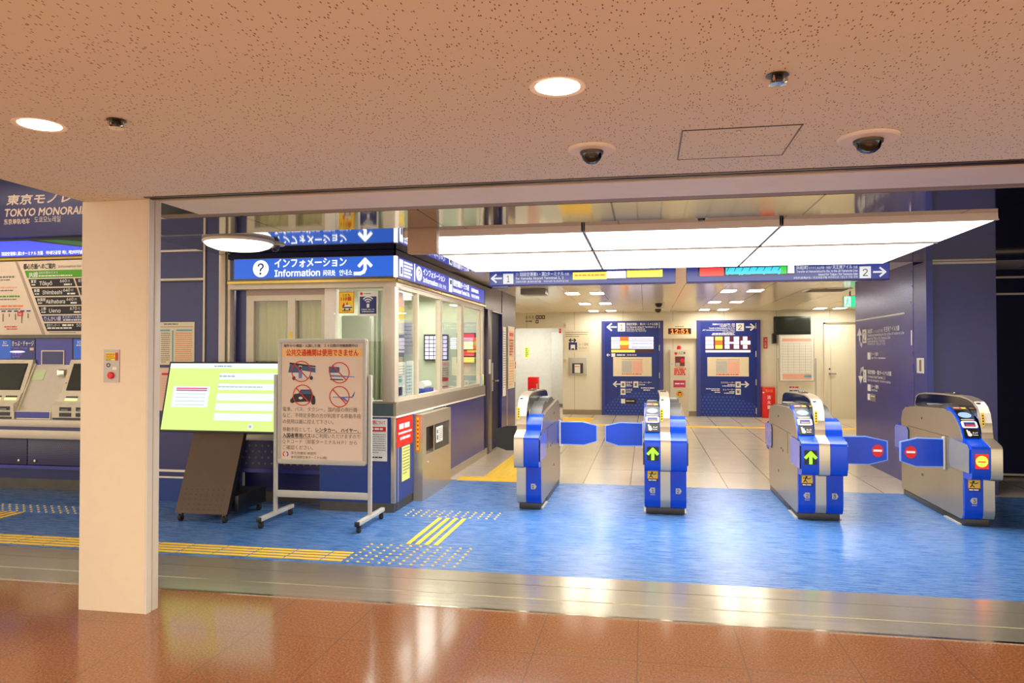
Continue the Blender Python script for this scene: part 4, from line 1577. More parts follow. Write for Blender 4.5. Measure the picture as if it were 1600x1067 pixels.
# ------------------------------------------------------------------ notice board on a silver stand
N_ = thing('notice_board_stand', 'silver notice board stand on castors with Japanese travel notice and crossed-out vehicles', 'notice board', (-2.81, 6.08, 0))
m = MB()
for x in (-3.262, -2.372):
    m.box((x - 0.016, 6.065, 0.085), (x + 0.016, 6.095, 1.315), M_LGREY, 0.004)
m.build('upright', N_)
o = N_.children[-1]
MB().box((-3.25, 6.068, 0.225), (-2.385, 6.092, 0.285), M_LGREY, 0.004).build('crossbar', N_)
for x in (-3.262, -2.372):
    f_ = MB().box((x - 0.02, 5.79, 0.062), (x + 0.02, 6.40, 0.098), M_LGREY, 0.006)
    f_.box((x - 0.021, 5.782, 0.06), (x + 0.021, 5.80, 0.1), M_BLACK, 0.003)
    fo = f_.build('foot', N_)
    for y in (5.83, 6.36):
        mw, mf = MB(), MB()
        caster(mw, mf, x, y, 0.026, 0.064)
        # wheel and fork of one castor in one piece under the foot
        tmp = bpy.data.meshes.new('t')
        mf.bm.to_mesh(tmp)
        mw.mi(M_STEEL_D)
        k0 = len(mw.bm.faces)
        mw.bm.from_mesh(tmp)
        mw.bm.faces.ensure_lookup_table()
        for f in mw.bm.faces[k0:]:
            f.material_index = mw.mi(M_STEEL_D)
        mf.bm.free()
        bpy.data.meshes.remove(tmp)
        mw.build('caster', fo)
m = MB()
pts = []
x0, x1, z0, z1, rr = -3.232, -2.392, 0.525, 1.635, 0.03
for cx, cz, a0 in ((x1 - rr, z1 - rr, 0), (x0 + rr, z1 - rr, 90), (x0 + rr, z0 + rr, 180), (x1 - rr, z0 + rr, 270)):
    for q in range(5):
        a = math.radians(a0 + q * 22.5)
        pts.append((cx + rr * math.cos(a), cz + rr * math.sin(a)))
m.prism(pts, 'y', 6.052, 6.085, M_STEEL)
m.build('board_frame', N_)
m = MB()
for a, b in (((-3.222, 6.042, 1.597), (-2.402, 6.054, 1.632)), ((-3.222, 6.042, 0.530), (-2.402, 6.054, 0.566)), ((-3.228, 6.042, 0.565), (-3.196, 6.054, 1.598)), ((-2.428, 6.042, 0.565), (-2.396, 6.054, 1.598))):
    m.box(a, b, M_LGREY, 0.004)
m.build('snap_rail', N_)
pl = front(6.05)
m = MB()
m.rect(pl, -3.197, 0.565, -2.427, 1.598, mat('poster_paper', (232, 206, 186), 0.6, var=0.01), 0.0)
m.rect(pl, -3.19, 1.475, -2.435, 1.545, mat('pale_orange_band', (250, 196, 120), 0.6, var=0.01), 0.001)
m.build('poster', N_)
m = MB()
m.text(pl, '海外から帰国・入国した後、１４日間の待機期間中は', -3.175, 1.562, 0.022, M_INK, w=0.70, bold=0.012)
for i, s_ in enumerate(('電車、バス、タクシー、国内線の飛行機', 'など、不特定多数の方が利用する移動手段', 'の使用は厳に控えて下さい。')):
    m.text(pl, s_, -3.18, 0.995 - i * 0.055, 0.032, M_GINK, w=(0.70, 0.735, 0.48)[i])
m.text(pl, '移動手段として、', -3.18, 0.815, 0.032, M_GINK, w=0.28)
m.text(pl, 'レンタカー、 ハイヤー、', -2.865, 0.815, 0.032, M_INK, w=0.40, bold=0.02)
m.text(pl, '入国者専用バス', -3.18, 0.762, 0.032, M_INK, w=0.265, bold=0.02)
m.text(pl, 'はご利用いただけますので', -2.905, 0.762, 0.032, M_GINK, w=0.455)
m.text(pl, 'ＱＲコード（旅客ターミナルＨＰ）から', -3.18, 0.709, 0.032, M_GINK, w=0.70)
m.text(pl, 'ご確認ください。', -3.18, 0.656, 0.032, M_GINK, w=0.29)
m.rect(pl, -2.865, 0.805, -2.445, 0.808, M_INK)
m.rect(pl, -3.18, 0.752, -2.915, 0.755, M_INK)
m.text(pl, '厚生労働省 検疫所', -3.10, 0.612, 0.021, M_GINK, w=0.24)
m.text(pl, '東京国際空港ターミナル(株)', -3.10, 0.576, 0.021, M_GINK, w=0.34)
m.ring(pl, -3.155, 0.612, 0.016, 0.024, M_RINK, 0.002, 1.7, 4.4, 10)
m.ring(pl, -3.148, 0.612, 0.016, 0.024, M_BINK, 0.002, -1.2, 1.4, 10)
m.build('lettering', N_)
MB().text(pl, '公共交通機関は使用できません', -3.15, 1.488, 0.048, M_RINK, w=0.68, bold=0.02).build('heading', N_)
m = MB()
BW = mat('pictogram_steel_blue', (70, 92, 130), 0.6, var=0)
PW = mat('pictogram_white', (226, 216, 206), 0.6, var=0)
PD = mat('pictogram_dark', (42, 44, 52), 0.6, var=0)
PV = mat('pictogram_violet', (120, 122, 176), 0.6, var=0)
# coach with a driver at the door
m.poly(pl, [(-3.135, 1.305), (-3.12, 1.42), (-2.87, 1.39), (-2.87, 1.29), (-3.03, 1.275)], PW, 0.001)
m.poly(pl, [(-3.13, 1.335), (-3.115, 1.405), (-3.03, 1.405), (-3.025, 1.335)], BW, 0.002)
m.poly(pl, [(-3.0, 1.355), (-3.0, 1.40), (-2.872, 1.378), (-2.872, 1.335)], BW, 0.002)
m.poly(pl, [(-3.12, 1.408), (-3.115, 1.425), (-2.87, 1.395), (-2.87, 1.383)], PD, 0.002)
m.oval(pl, -3.075, 1.285, 0.015, 0.018, PD, 0.003, 14)
m.oval(pl, -2.91, 1.288, 0.015, 0.018, PD, 0.003, 14)
m.poly(pl, [(-3.03, 1.285), (-3.0, 1.285), (-2.995, 1.36), (-3.03, 1.36)], PV, 0.003)
m.oval(pl, -3.013, 1.375, 0.013, 0.015, PD, 0.003, 12)
m.build('coach_picture', N_)
m = MB()
# train
m.poly(pl, [(-2.745, 1.285), (-2.745, 1.395), (-2.64, 1.395), (-2.60, 1.33), (-2.50, 1.305), (-2.50, 1.29), (-2.60, 1.275)], PW, 0.001)
m.poly(pl, [(-2.745, 1.335), (-2.745, 1.39), (-2.645, 1.385), (-2.645, 1.335)], BW, 0.002)
m.poly(pl, [(-2.735, 1.30), (-2.735, 1.318), (-2.505, 1.303), (-2.505, 1.296)], PV, 0.002)
m.poly(pl, [(-2.73, 1.27), (-2.73, 1.282), (-2.61, 1.279), (-2.61, 1.27)], PD, 0.002)
m.build('train_picture', N_)
m = MB()
# taxi
m.poly(pl, [(-3.10, 1.10), (-3.07, 1.145), (-3.03, 1.15), (-3.01, 1.185), (-2.91, 1.185), (-2.895, 1.14), (-2.875, 1.125), (-2.87, 1.085), (-3.09, 1.07)], PD, 0.001)
m.poly(pl, [(-3.025, 1.145), (-3.005, 1.178), (-2.92, 1.178), (-2.91, 1.145)], BW, 0.002)
m.oval(pl, -3.09, 1.085, 0.02, 0.022, PD, 0.003, 14)
m.oval(pl, -2.89, 1.075, 0.02, 0.024, PD, 0.003, 14)
m.oval(pl, -3.01, 1.11, 0.02, 0.012, PW, 0.003, 12)
m.build('taxi_picture', N_)
m = MB()
# aeroplane
m.poly(pl, [(-2.765, 1.135), (-2.74, 1.15), (-2.55, 1.135), (-2.52, 1.165), (-2.505, 1.165), (-2.515, 1.125), (-2.51, 1.095), (-2.53, 1.11), (-2.72, 1.115)], PW, 0.001)
m.poly(pl, [(-2.53, 1.13), (-2.505, 1.17), (-2.50, 1.17), (-2.515, 1.125)], BW, 0.002)
m.poly(pl, [(-2.71, 1.118), (-2.71, 1.124), (-2.52, 1.128), (-2.52, 1.115)], PV, 0.002)
m.poly(pl, [(-2.64, 1.118), (-2.58, 1.08), (-2.565, 1.085), (-2.60, 1.12)], PV, 0.002)
m.build('aeroplane_picture', N_)
for cx, cz in ((-3.005, 1.345), (-2.645, 1.335), (-2.99, 1.135), (-2.645, 1.125)):
    m = MB()
    m.ring(pl, cx, cz, 0.086, 0.094, M_RINK, 0.004)
    m.stroke(pl, [(cx - 0.062, cz + 0.062), (cx + 0.062, cz - 0.062)], 0.009, M_RINK, 0.0045)
    m.build('prohibition_ring', N_)

# notices on the blue wall
pl = front(6.74)


def mk(m, P):
    m.words(P, -4.86, -4.70, 1.80, 0.012, M_GINK, seed=5)
    m.rect(P, -4.90, 1.775, -4.53, 1.779, M_GINK)
    m.rect(P, -4.9, 1.735, -4.79, 1.75, M_CYINK)
    m.rect(P, -4.72, 1.735, -4.54, 1.75, M_CYINK)
    m.rect(P, -4.765, 1.41, -4.752, 1.74, M_CYINK)
    m.para(P, -4.89, -4.79, 1.73, 15, 0.021, 0.007, M_GINK, seed=90)
    m.para(P, -4.73, -4.54, 1.73, 15, 0.021, 0.007, M_ORANGE, seed=110)


sheet('fare_notice', 'cream timetable notice with blue columns on the navy wall by the pillar', 'notice', pl, -4.93, 1.39, -4.515, 1.826, M_CREAM, mk)


def mk(m, P):
    m.rect(P, -4.88, 1.285, -4.68, 1.305, M_RINK)
    m.para(P, -4.88, -4.60, 1.27, 13, 0.025, 0.006, M_PINKP, seed=130)


sheet('pink_notice', 'pinkish notice with red heading under the timetable notice on the navy wall', 'notice', pl, -4.93, 0.92, -4.56, 1.36, mat('pale_pink_paper', (236, 196, 178), 0.6, var=0.02), mk)

# ------------------------------------------------------------------ tactile paving
def bars_x(name, label, x0, x1, y0, n, pitch, w_):
    m = MB()
    seg = 0.29
    x = x0
    while x < x1 - 0.01:
        e = min(x + seg, x1)
        for i in range(n):
            y = y0 + i * pitch
            m.box((x, y, 0.0), (e - 0.012, y + w_, 0.005), M_YEL, 0.0022, 1)
        x = e
    tag(m.build(name, at=((x0 + x1) / 2, y0, 0)), label, 'tactile paving')


def bars_y(name, label, y0, y1, x0, n, pitch, w_):
    m = MB()
    for i in range(n):
        x = x0 + i * pitch
        m.box((x, y0, 0.0), (x + w_, y1, 0.005), M_YEL, 0.0022, 1)
    tag(m.build(name, at=(x0, (y0 + y1) / 2, 0)), label, 'tactile paving')


def dots(name, label, x0, x1, y0, y1, p, r=0.0125, skip=None):
    m = MB()
    m.box((x0, y0, 0.0), (x1, y1, 0.0006), M_BLUE_FLOOR)
    nx, ny = int(round((x1 - x0) / p)), int(round((y1 - y0) / p))
    for i in range(nx):
        for j in range(ny):
            x, y = x0 + (i + 0.5) * p, y0 + (j + 0.5) * p
            if skip and skip(x, y):
                continue
            m.cyl((x, y, 0), (x, y, 0.005), r, M_YEL, 10, r * 0.75)
    tag(m.build(name, at=((x0 + x1) / 2, (y0 + y1) / 2, 0)), label, 'tactile paving')


bars_x('tactile_guide_strip', 'long yellow guide bars running along the steel threshold', -9.0, -2.16, 5.005, 4, 0.068, 0.04)
dots('tactile_warning_dots', 'field of yellow warning dots at the end of the long guide bars', -2.17, -1.29, 4.98, 5.54, 0.08)
bars_y('tactile_guide_strip', 'four short yellow bars between the two dot fields before the booth', 5.55, 6.49, -1.87, 4, 0.075, 0.038)
dots('tactile_warning_dots', 'row of yellow warning dots in front of the steel cabinet', -2.24, -1.31, 6.50, 6.78, 0.077)
dots('tactile_warning_dots', 'row of yellow warning dots before the ticket machines', -8.2, -5.2, 6.02, 6.34, 0.08)
bars_y('tactile_guide_strip', 'short yellow bars beside the pillar before the ticket machines', 5.68, 6.01, -6.18, 5, 0.085, 0.045)
dots('tactile_warning_dots', 'small patch of yellow dots between guide bars beside the pillar', -7.0, -5.75, 5.36, 5.66, 0.08)


def tact_plate(name, label, x0, y0, x1, y1, along, pitch=0.07):
    m = MB()
    m.box((x0, y0, 0), (x1, y1, 0.003), M_YEL)
    if along == 'x':
        y = y0 + 0.02
        while y < y1 - 0.03:
            m.box((x0, y, 0.003), (x1, y + 0.035, 0.007), M_YEL, 0.0015, 1)
            y += pitch
    else:
        x = x0 + 0.02
        while x < x1 - 0.03:
            m.box((x, y0, 0.003), (x + 0.035, y1, 0.007), M_YEL, 0.0015, 1)
            x += pitch
    tag(m.build(name, at=((x0 + x1) / 2, (y0 + y1) / 2, 0)), label, 'tactile paving')


tact_plate('tactile_guide_strip', 'short yellow guide plate where the blue floor meets the beige tiles', -2.22, 8.46, -1.3, 8.74, 'x')
tact_plate('tactile_guide_strip', 'yellow guide strip leading back along the booth side', -1.95, 8.745, -1.36, 15.3, 'y')
tact_plate('tactile_guide_strip', 'yellow guide patch at the back wall beyond the first gate', -1.9, 15.75, -1.2, 17.2, 'x')
tact_plate('tactile_guide_strip', 'thin yellow guide strip across the far end of the hall', -1.9, 15.4, 5.2, 15.7, 'x', 0.09)


# ------------------------------------------------------------------ ticket gates (local frame: x across, y from the front foot to the back, z up)
GL = 1.48


def mir(p):
    return [(GL - y, z) for y, z in p][::-1]


LOWER = [(0.10, 0.06), (-0.02, 0.06), (-0.055, 0.075), (-0.075, 0.11), (-0.08, 0.16), (-0.08, 0.425), (-0.2, 0.432), (-0.222, 0.445), (-0.23, 0.475),
         (-0.23, 0.69), (-0.222, 0.712), (-0.205, 0.722), (-0.065, 0.765)]
CONSOLE = LOWER + [(-0.05, 0.80), (-0.02, 0.85), (0.03, 0.905), (0.09, 0.95), (0.17, 0.99), (0.25, 1.015), (0.30, 1.015), (0.30, 0.95), (0.10, 0.9)]
EXITHALF = LOWER + [(-0.058, 0.80), (-0.04, 0.84), (0.0, 0.875), (0.06, 0.898), (0.16, 0.908), (0.16, 0.87), (0.10, 0.8)]
SPINE = [(0.10, 0.06), (-0.02, 0.06), (-0.06, 0.075), (-0.08, 0.11), (-0.086, 0.16), (-0.086, 0.42), (-0.205, 0.427), (-0.229, 0.443), (-0.237, 0.475),
         (-0.237, 0.692), (-0.229, 0.716), (-0.208, 0.728), (-0.07, 0.772), (-0.06, 0.82), (-0.04, 0.88), (0.0, 0.93), (0.10, 0.97)]
BODY_C = [(0.0, 0.06), (-0.03, 0.075), (-0.05, 0.12), (-0.05, 0.765), (-0.02, 0.81), (0.01, 0.855), (0.06, 0.90), (0.12, 0.945), (0.2, 0.98), (0.42, 0.99), (1.10, 0.965), (1.38, 0.935), (1.46, 0.89), (1.50, 0.80), (1.50, 0.10), (1.48, 0.06)]
BODY_E = [(0.0, 0.06), (-0.03, 0.075), (-0.05, 0.12), (-0.05, 0.765), (-0.02, 0.80), (0.0, 0.835), (0.06, 0.875), (0.16, 0.893), (0.40, 0.925), (1.00, 0.965), (1.25, 0.985), (1.38, 0.95), (1.46, 0.88), (1.50, 0.80), (1.50, 0.10), (1.48, 0.06)]
REAR = [(1.44, 0.07), (1.504, 0.07), (1.504, 0.43), (1.68, 0.436), (1.708, 0.46), (1.708, 0.70), (1.68, 0.722), (1.504, 0.765), (1.504, 0.82), (1.44, 0.86)]
GUARD = [(-0.062, 0.80), (-0.05, 0.90), (-0.025, 0.98), (0.02, 1.035), (0.09, 1.075), (0.2, 1.10), (0.36, 1.115), (0.8, 1.112), (1.25, 1.098), (1.42, 1.08), (1.49, 1.05), (1.53, 0.99), (1.545, 0.90), (1.5, 0.86), (0.1, 0.86)]


def gate(cx, left, right, label, tag_l=None, tag_r=None, lamp=None, flap_l=None, flap_r=None, group=None, steel_left=False):
    T = thing('ticket_gate', label, 'ticket gate', (cx, 7.03, 0), local=True)
    a, b = (-0.19 if left else -0.045), (0.19 if right else 0.045)
    # body, plinth, rails
    m = MB()
    if left:
        m.prism(BODY_C, 'x', a - 0.0015, 0.0, M_STEEL_B)
    if right:
        m.prism(BODY_E, 'x', 0.0, b + 0.0015, M_STEEL_B)
    if not left or not right:
        m.prism(BODY_C, 'x', a if not left else 0, b if not right else 0, M_STEEL_B)
    for s_ in ([a - 0.0015] if left else []) + ([b + 0.0015] if right else []):
        d = -0.002 if s_ < 0 else 0.002
        m.box((s_, 0.25, 0.745), (s_ + d, 1.3, 0.75), M_STEEL_D)
        m.box((s_, 0.40, 0.745), (s_ + d, 0.404, 0.54), M_STEEL_D)
        for y_, z_ in ((0.9, 0.86), (0.75, 0.55), (0.65, 0.54), (0.9, 0.30)):
            m.cyl((s_, y_, z_), (s_ + 2.2 * d, y_, z_), 0.013, M_STEEL_D, 12)
    m.build('body', T)
    m = MB()
    m.box((a + 0.012, -0.005, 0.0), (b - 0.012, GL + 0.005, 0.065), M_DGREY, 0.006)
    for s_ in ([a] if left else []) + ([b] if right else []):
        d = 0.02 if s_ < 0 else -0.02
        m.box((s_, 0.35, 0.0), (s_ + d, 1.45, 0.055), M_STEEL_D, 0.006)
        m.box((s_ - d * 0.4, 0.02, 0.0), (s_ + d, 0.36, 0.012), M_LGREY)
    m.build('plinth', T)
    # blue end shells and the steel spine between them
    if left:
        MB().prism(CONSOLE, 'x', a, -0.045, M_GBLUE).build('front_shell', T)
        MB().prism(REAR, 'x', a + 0.004, -0.045, M_GBLUE).build('rear_shell', T)
    if right:
        MB().prism(EXITHALF, 'x', 0.045, b, M_GBLUE).build('front_shell', T)
        MB().prism(REAR, 'x', 0.045, b - 0.004, M_GBLUE).build('rear_shell', T)
    MB().prism(SPINE, 'x', -0.045, 0.045, M_STEEL).build('front_spine', T)
    MB().prism([(1.45, 0.06), (1.508, 0.06), (1.508, 0.43), (1.715, 0.44), (1.715, 0.71), (1.508, 0.77), (1.508, 0.86), (1.45, 0.9)], 'x', -0.045, 0.045, M_STEEL).build('rear_spine', T)
    m = MB()
    m.box((-0.046, -0.0815, 0.421), (0.046, -0.09, 0.432), M_TEAL)
    m.build('spine_joint', T)
    # sensor guard with dark windows
    G = MB().prism(GUARD, 'x', -0.045, 0.045, M_STEEL).build('sensor_guard', T)
    m = MB()
    WIN = [(0.02, 0.95), (0.035, 1.02), (0.10, 1.06), (0.2, 1.087), (0.36, 1.102), (0.8, 1.10), (1.25, 1.086), (1.41, 1.069), (1.475, 1.04), (1.51, 0.98), (1.51, 0.95)]
    m.prism(WIN, 'x', -0.048, -0.044, M_DGLASS)
    m.prism(WIN, 'x', 0.044, 0.048, M_DGLASS)
    m.build('sensor_window', G)
    m = MB()
    cur = [(-0.05, 0.90), (-0.025, 0.98), (0.02, 1.035), (0.09, 1.075)]
    for (y0, z0), (y1, z1) in zip(cur[:-1], cur[1:]):
        n = Vector((0, -(z1 - z0), (y1 - y0))).normalized() * 0.003
        m.face([Vector((x, y, z)) + n for x, y, z in ((-0.042, y0, z0), (0.042, y0, z0), (0.042, y1, z1), (-0.042, y1, z1))], M_WHITE)
    m.box((-0.035, 0.05, 1.062), (-0.005, 0.07, 1.07), M_BLACK)
    m.build('white_face', G)
    m = MB()
    pl = Pl((0, -0.066, 0.80), (1, 0, 0), (0, 0.012, 0.10))
    m.rect(pl, -0.043, 0.075, -0.018, 0.19, M_YELLOW, 0.006)
    for k in range(4):
        m.rect(pl, -0.036, 0.088 + k * 0.024, -0.025, 0.10 + k * 0.024, M_INK, 0.008)
    m.build('caution_strip', G)
    m = MB()
    m.box((-0.03, 0.55, 1.108), (0.03, 0.75, 1.126), M_STEEL_D, 0.004)
    m.cyl((0, 0.62, 1.12), (0, 0.62, 1.134), 0.014, M_STEEL_P, 12)
    m.build('top_lamp', G)
    # deck and ticket ramps
    m = MB()
    if left:
        m.prism([(0.29, 0.98), (0.33, 1.012), (0.42, 1.02), (0.5, 0.992), (0.56, 1.012), (0.66, 1.015), (0.9, 0.985), (1.35, 0.955), (1.35, 0.92), (0.4, 0.92)], 'x', a + 0.022, -0.046, M_DGREY)
        m.box((a + 0.03, 0.62, 1.0), (-0.06, 0.86, 1.013), M_GREY, 0.003)
    if right:
        m.prism([(0.16, 0.88), (0.2, 0.925), (0.32, 0.985), (0.42, 1.01), (0.52, 1.01), (0.62, 0.985), (0.70, 1.0), (0.78, 1.025), (1.0, 1.03), (1.1, 1.0), (1.3, 0.975), (1.3, 0.9)], 'x', 0.046, b - 0.03, M_DGREY)
        m.box((0.055, 0.78, 1.02), (b - 0.045, 1.0, 1.036), M_GREY, 0.003)
    m.build('ticket_deck', T)
    # console with reader, display and touch mark
    if left:
        x0, x1 = a + 0.012, -0.052
        xm = (x0 + x1) / 2
        w_ = x1 - x0
        prof = [(-0.065, 0.765), (-0.05, 0.80), (-0.02, 0.85), (0.03, 0.905), (0.09, 0.95), (0.17, 0.99), (0.25, 1.015)]

        def seg(i, j):
            (y0, z0), (y1, z1) = prof[i], prof[j]
            return Pl((0, y0, z0), (1, 0, 0), (0, y1 - y0, z1 - z0)), math.hypot(y1 - y0, z1 - z0)
        P, L = seg(0, 2)
        m = MB()
        m.slab(P, [(x0, 0.008), (x1, 0.008), (x1, L - 0.006), (x0, L - 0.006)], M_BLACK, 0.004, 0.004)
        # white pointing hand
        m.oval(P, xm - 0.02, 0.034, 0.018, 0.016, M_WINK, 0.011, 16)
        m.slab(P, [(xm - 0.036, 0.035), (xm - 0.022, 0.035), (xm - 0.03, 0.08), (xm - 0.042, 0.078)], M_WINK, 0.001, 0.01)
        m.slab(P, [(xm - 0.024, 0.04), (xm - 0.012, 0.038), (xm - 0.014, 0.066), (xm - 0.026, 0.066)], M_WINK, 0.001, 0.01)
        m.text(P, 'タッチ', xm + 0.004, 0.042, 0.017, M_WINK, w=0.042, bold=0.02, lift=0.011)
        m.rect(P, xm + 0.004, 0.028, xm + 0.044, 0.033, M_WINK, 0.011)
        m.build('touch_mark', T)
        P, L = seg(2, 3)
        m = MB()
        o_ = []
        for cx_, cz_, a0 in ((x1 - 0.018, L - 0.016, 0), (x0 + 0.018, L - 0.016, 90), (x0 + 0.018, 0.016, 180), (x1 - 0.018, 0.016, 270)):
            for q in range(4):
                an = math.radians(a0 + q * 30)
                o_.append((cx_ + 0.018 * math.cos(an), cz_ + 0.016 * math.sin(an)))
        m.slab(P, o_, M_WHITE, 0.005, 0.004)
        D = m.build('display_bezel', T)
        m = MB()
        m.rect(P, x0 + 0.018, 0.014, x1 - 0.018, L - 0.014, M_NINK, 0.011)
        m.rect(P, x0 + 0.03, 0.017, x1 - 0.024, 0.032, glow('fare_display_red', (240, 60, 50), 1.0) if lamp == 'stop' else glow('fare_display_amber', (240, 190, 110), 0.8), 0.012)
        m.build('fare_display', D)
        P, L = seg(3, 5)
        m = MB()
        m.slab(P, [(x0, 0.004), (x1, 0.004), (x1, L - 0.004), (x0, L - 0.004)], M_BLACK, 0.004, 0.004)
        m.rect(P, x0 + 0.01, 0.012, x1 - 0.01, 0.022, M_LGREY, 0.009)
        R_ = m.build('card_reader', T)
        m = MB()
        m.oval(P, xm, 0.085, w_ * 0.42, 0.042, G_READER, 0.0105, 28)
        m.build('reader_light', R_)
        P, L = seg(5, 6)
        m = MB()
        m.slab(P, [(x0, 0.0), (x1, 0.0), (x1, L - 0.004), (x0, L - 0.004)], M_DGREY, 0.004, 0.004)
        m.rect(P, x0 + 0.012, 0.03, xm + 0.012, 0.06, M_RINK, 0.009)
        m.rect(P, xm + 0.016, 0.03, x1 - 0.01, 0.06, M_YEL, 0.009)
        m.words(P, x0 + 0.016, xm, 0.038, 0.012, M_WINK, 0.0105, 6)
        m.build('instruction_plate', T)
        # lamp in the bulge
        P = front(-0.23)
        m = MB()
        m.slab(P, [(xm - 0.052, 0.53), (xm + 0.052, 0.53), (xm + 0.052, 0.655), (xm - 0.052, 0.655)], M_BLACK, 0.003, 0.0005)
        H = m.build('lamp_window', T)
        m = MB()
        if lamp == 'go':
            m.stroke(P, [(xm, 0.542), (xm, 0.63)], 0.026, G_GREEN, 0.005)
            m.stroke(P, [(xm - 0.042, 0.59), (xm, 0.635), (xm + 0.042, 0.59)], 0.024, G_GREEN, 0.0055)
            m.build('green_arrow', H)
        else:
            m.rect(P, xm - 0.05, 0.532, xm + 0.05, 0.653, glow('red_lamp_field', (255, 10, 14), 3.0), 0.004)
            m.oval(P, xm, 0.593, 0.047, 0.047, G_AMBER, 0.005, 32)
            m.rect(P, xm - 0.032, 0.584, xm + 0.032, 0.596, G_RED, 0.006)
            m.build('stop_lamp', H)
        # caution sticker
        P = front(-0.08)
        m = MB()
        m.slab(P, [(xm - 0.048, 0.315), (xm + 0.048, 0.315), (xm + 0.048, 0.415), (xm - 0.048, 0.415)], M_ORANGE, 0.001, 0.001)
        m.rect(P, xm - 0.044, 0.345, xm + 0.044, 0.411, M_YEL, 0.003)
        m.rect(P, xm - 0.048, 0.315, xm + 0.048, 0.34, M_INK, 0.003)
        m.oval(P, xm - 0.006, 0.398, 0.009, 0.009, M_INK, 0.004, 12)
        m.stroke(P, [(xm - 0.012, 0.388), (xm - 0.018, 0.368), (xm - 0.03, 0.352)], 0.009, M_INK, 0.004)
        m.stroke(P, [(xm - 0.018, 0.368), (xm + 0.0, 0.352)], 0.008, M_INK, 0.0044)
        m.stroke(P, [(xm - 0.034, 0.386), (xm - 0.01, 0.388), (xm + 0.012, 0.38), (xm + 0.03, 0.39)], 0.007, M_INK, 0.0048)
        m.words(P, xm - 0.04, xm + 0.042, 0.322, 0.011, M_WINK, 0.0045, 12)
        m.build('caution_sticker', T)
    # number tags
    for body, side in ((tag_l, -1), (tag_r, 1)):
        if body is None:
            continue
        xm = side * 0.118
        P = front(-0.08)
        m = MB()
        if side < 0:
            o_ = [(-0.03, 0), (-0.014, 0.026), (0.024, 0.026), (0.024, -0.026), (-0.014, -0.026)]
        else:
            o_ = [(0.03, 0), (0.014, -0.026), (-0.024, -0.026), (-0.024, 0.026), (0.014, 0.026)]
        m.slab(P, [(xm + x, 0.232 + z) for x, z in o_], M_LGREY, 0.001, 0.001)
        m.text(P, body, xm + 0.003 * side * -1, 0.215, 0.034, M_INK, al='C', lift=0.004, bold=0.02)
        if side < 0:
            m.words(P, xm - 0.018, xm + 0.024, 0.19, 0.006, M_LGREY, 0.003, 3)
        m.build('number_tag', T)
    # flap housings on the aisle sides
    PADF = [(-0.2, 0.485), (-0.205, 0.69), (-0.17, 0.725), (0.17, 0.735), (0.215, 0.70), (0.215, 0.53), (0.18, 0.485)]
    for side, on in ((-1, left), (1, right)):
        if not on:
            continue
        xs_ = a if side < 0 else b
        fl = flap_l if side < 0 else flap_r
        for where in ('front', 'rear'):
            prof = PADF if where == 'front' else mir(PADF)
            open_ = fl is not None and fl[0] == where
            m = MB()
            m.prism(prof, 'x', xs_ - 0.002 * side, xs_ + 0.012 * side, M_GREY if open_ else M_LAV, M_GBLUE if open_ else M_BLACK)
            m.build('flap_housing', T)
    # swinging flaps
    for side, fl in ((-1, flap_l), (1, flap_r)):
        if fl is None:
            continue
        where, L, y, col, mark = fl
        x0 = side * (0.19 if (left if side < 0 else right) else 0.05) + 0.012 * side
        o_ = [(0, 0.462), (0, 0.722), (0.62 * L, 0.726), (L, 0.685), (L, 0.505), (0.66 * L, 0.458)]
        m = MB()
        m.prism([(x0 + side * x, z) for x, z in o_], 'y', y - 0.013, y + 0.013, M_EDGE if col is not M_BLACK else M_BLACK)
        if col is not M_BLACK:
            ins = [(0.0, 0.47), (0.0, 0.714), (0.61 * L, 0.718), (L - 0.009, 0.681), (L - 0.009, 0.509), (0.65 * L, 0.466)]
            for yy in (y - 0.0138, y + 0.0138):
                m.face([(x0 + side * x, yy, z) for x, z in ins], col)
        F = m.build('flap', T)
        if mark:
            P = front(y - 0.014)
            m = MB()
            cxm = x0 + side * (L - 0.09)
            m.oval(P, cxm, 0.592, 0.05, 0.058, M_RED, 0.002, 28)
            m.rect(P, cxm - 0.038, 0.583, cxm + 0.038, 0.603, M_WINK, 0.003)
            m.build('stop_mark', F)
        m = MB()
        m.cyl((x0 + 0.004 * side, y, 0.44), (x0 + 0.004 * side, y, 0.74), 0.017, M_LGREY if col is not M_BLACK else M_BLACK, 14)
        m.build('hinge_post', T)
    return T


gate(-1.18, False, True, 'narrow blue ticket gate marked 1 beside the booth, with a black flap', tag_r='1', flap_r=('rear', 0.43, 1.37, M_GBLUE2, False), flap_l=('rear', 0.37, 0.77, M_BLACK, False))
gate(0.175, True, True, 'double ticket gate with green arrow and plain blue flap swung towards the booth', '1', '2', 'go', flap_l=('rear', 0.43, 1.37, M_GBLUE2, False))
gate(1.535, True, True, 'double ticket gate with green arrow and a flap carrying a red no-entry disc', '2', '3', 'go', flap_r=('front', 0.49, 0.37, M_GBLUE2, True))
gate(2.90, True, False, 'ticket gate with red no-entry lamp, last before the dark wall', '3', None, 'stop', flap_l=('front', 0.38, 0.32, M_GBLUE2, True))


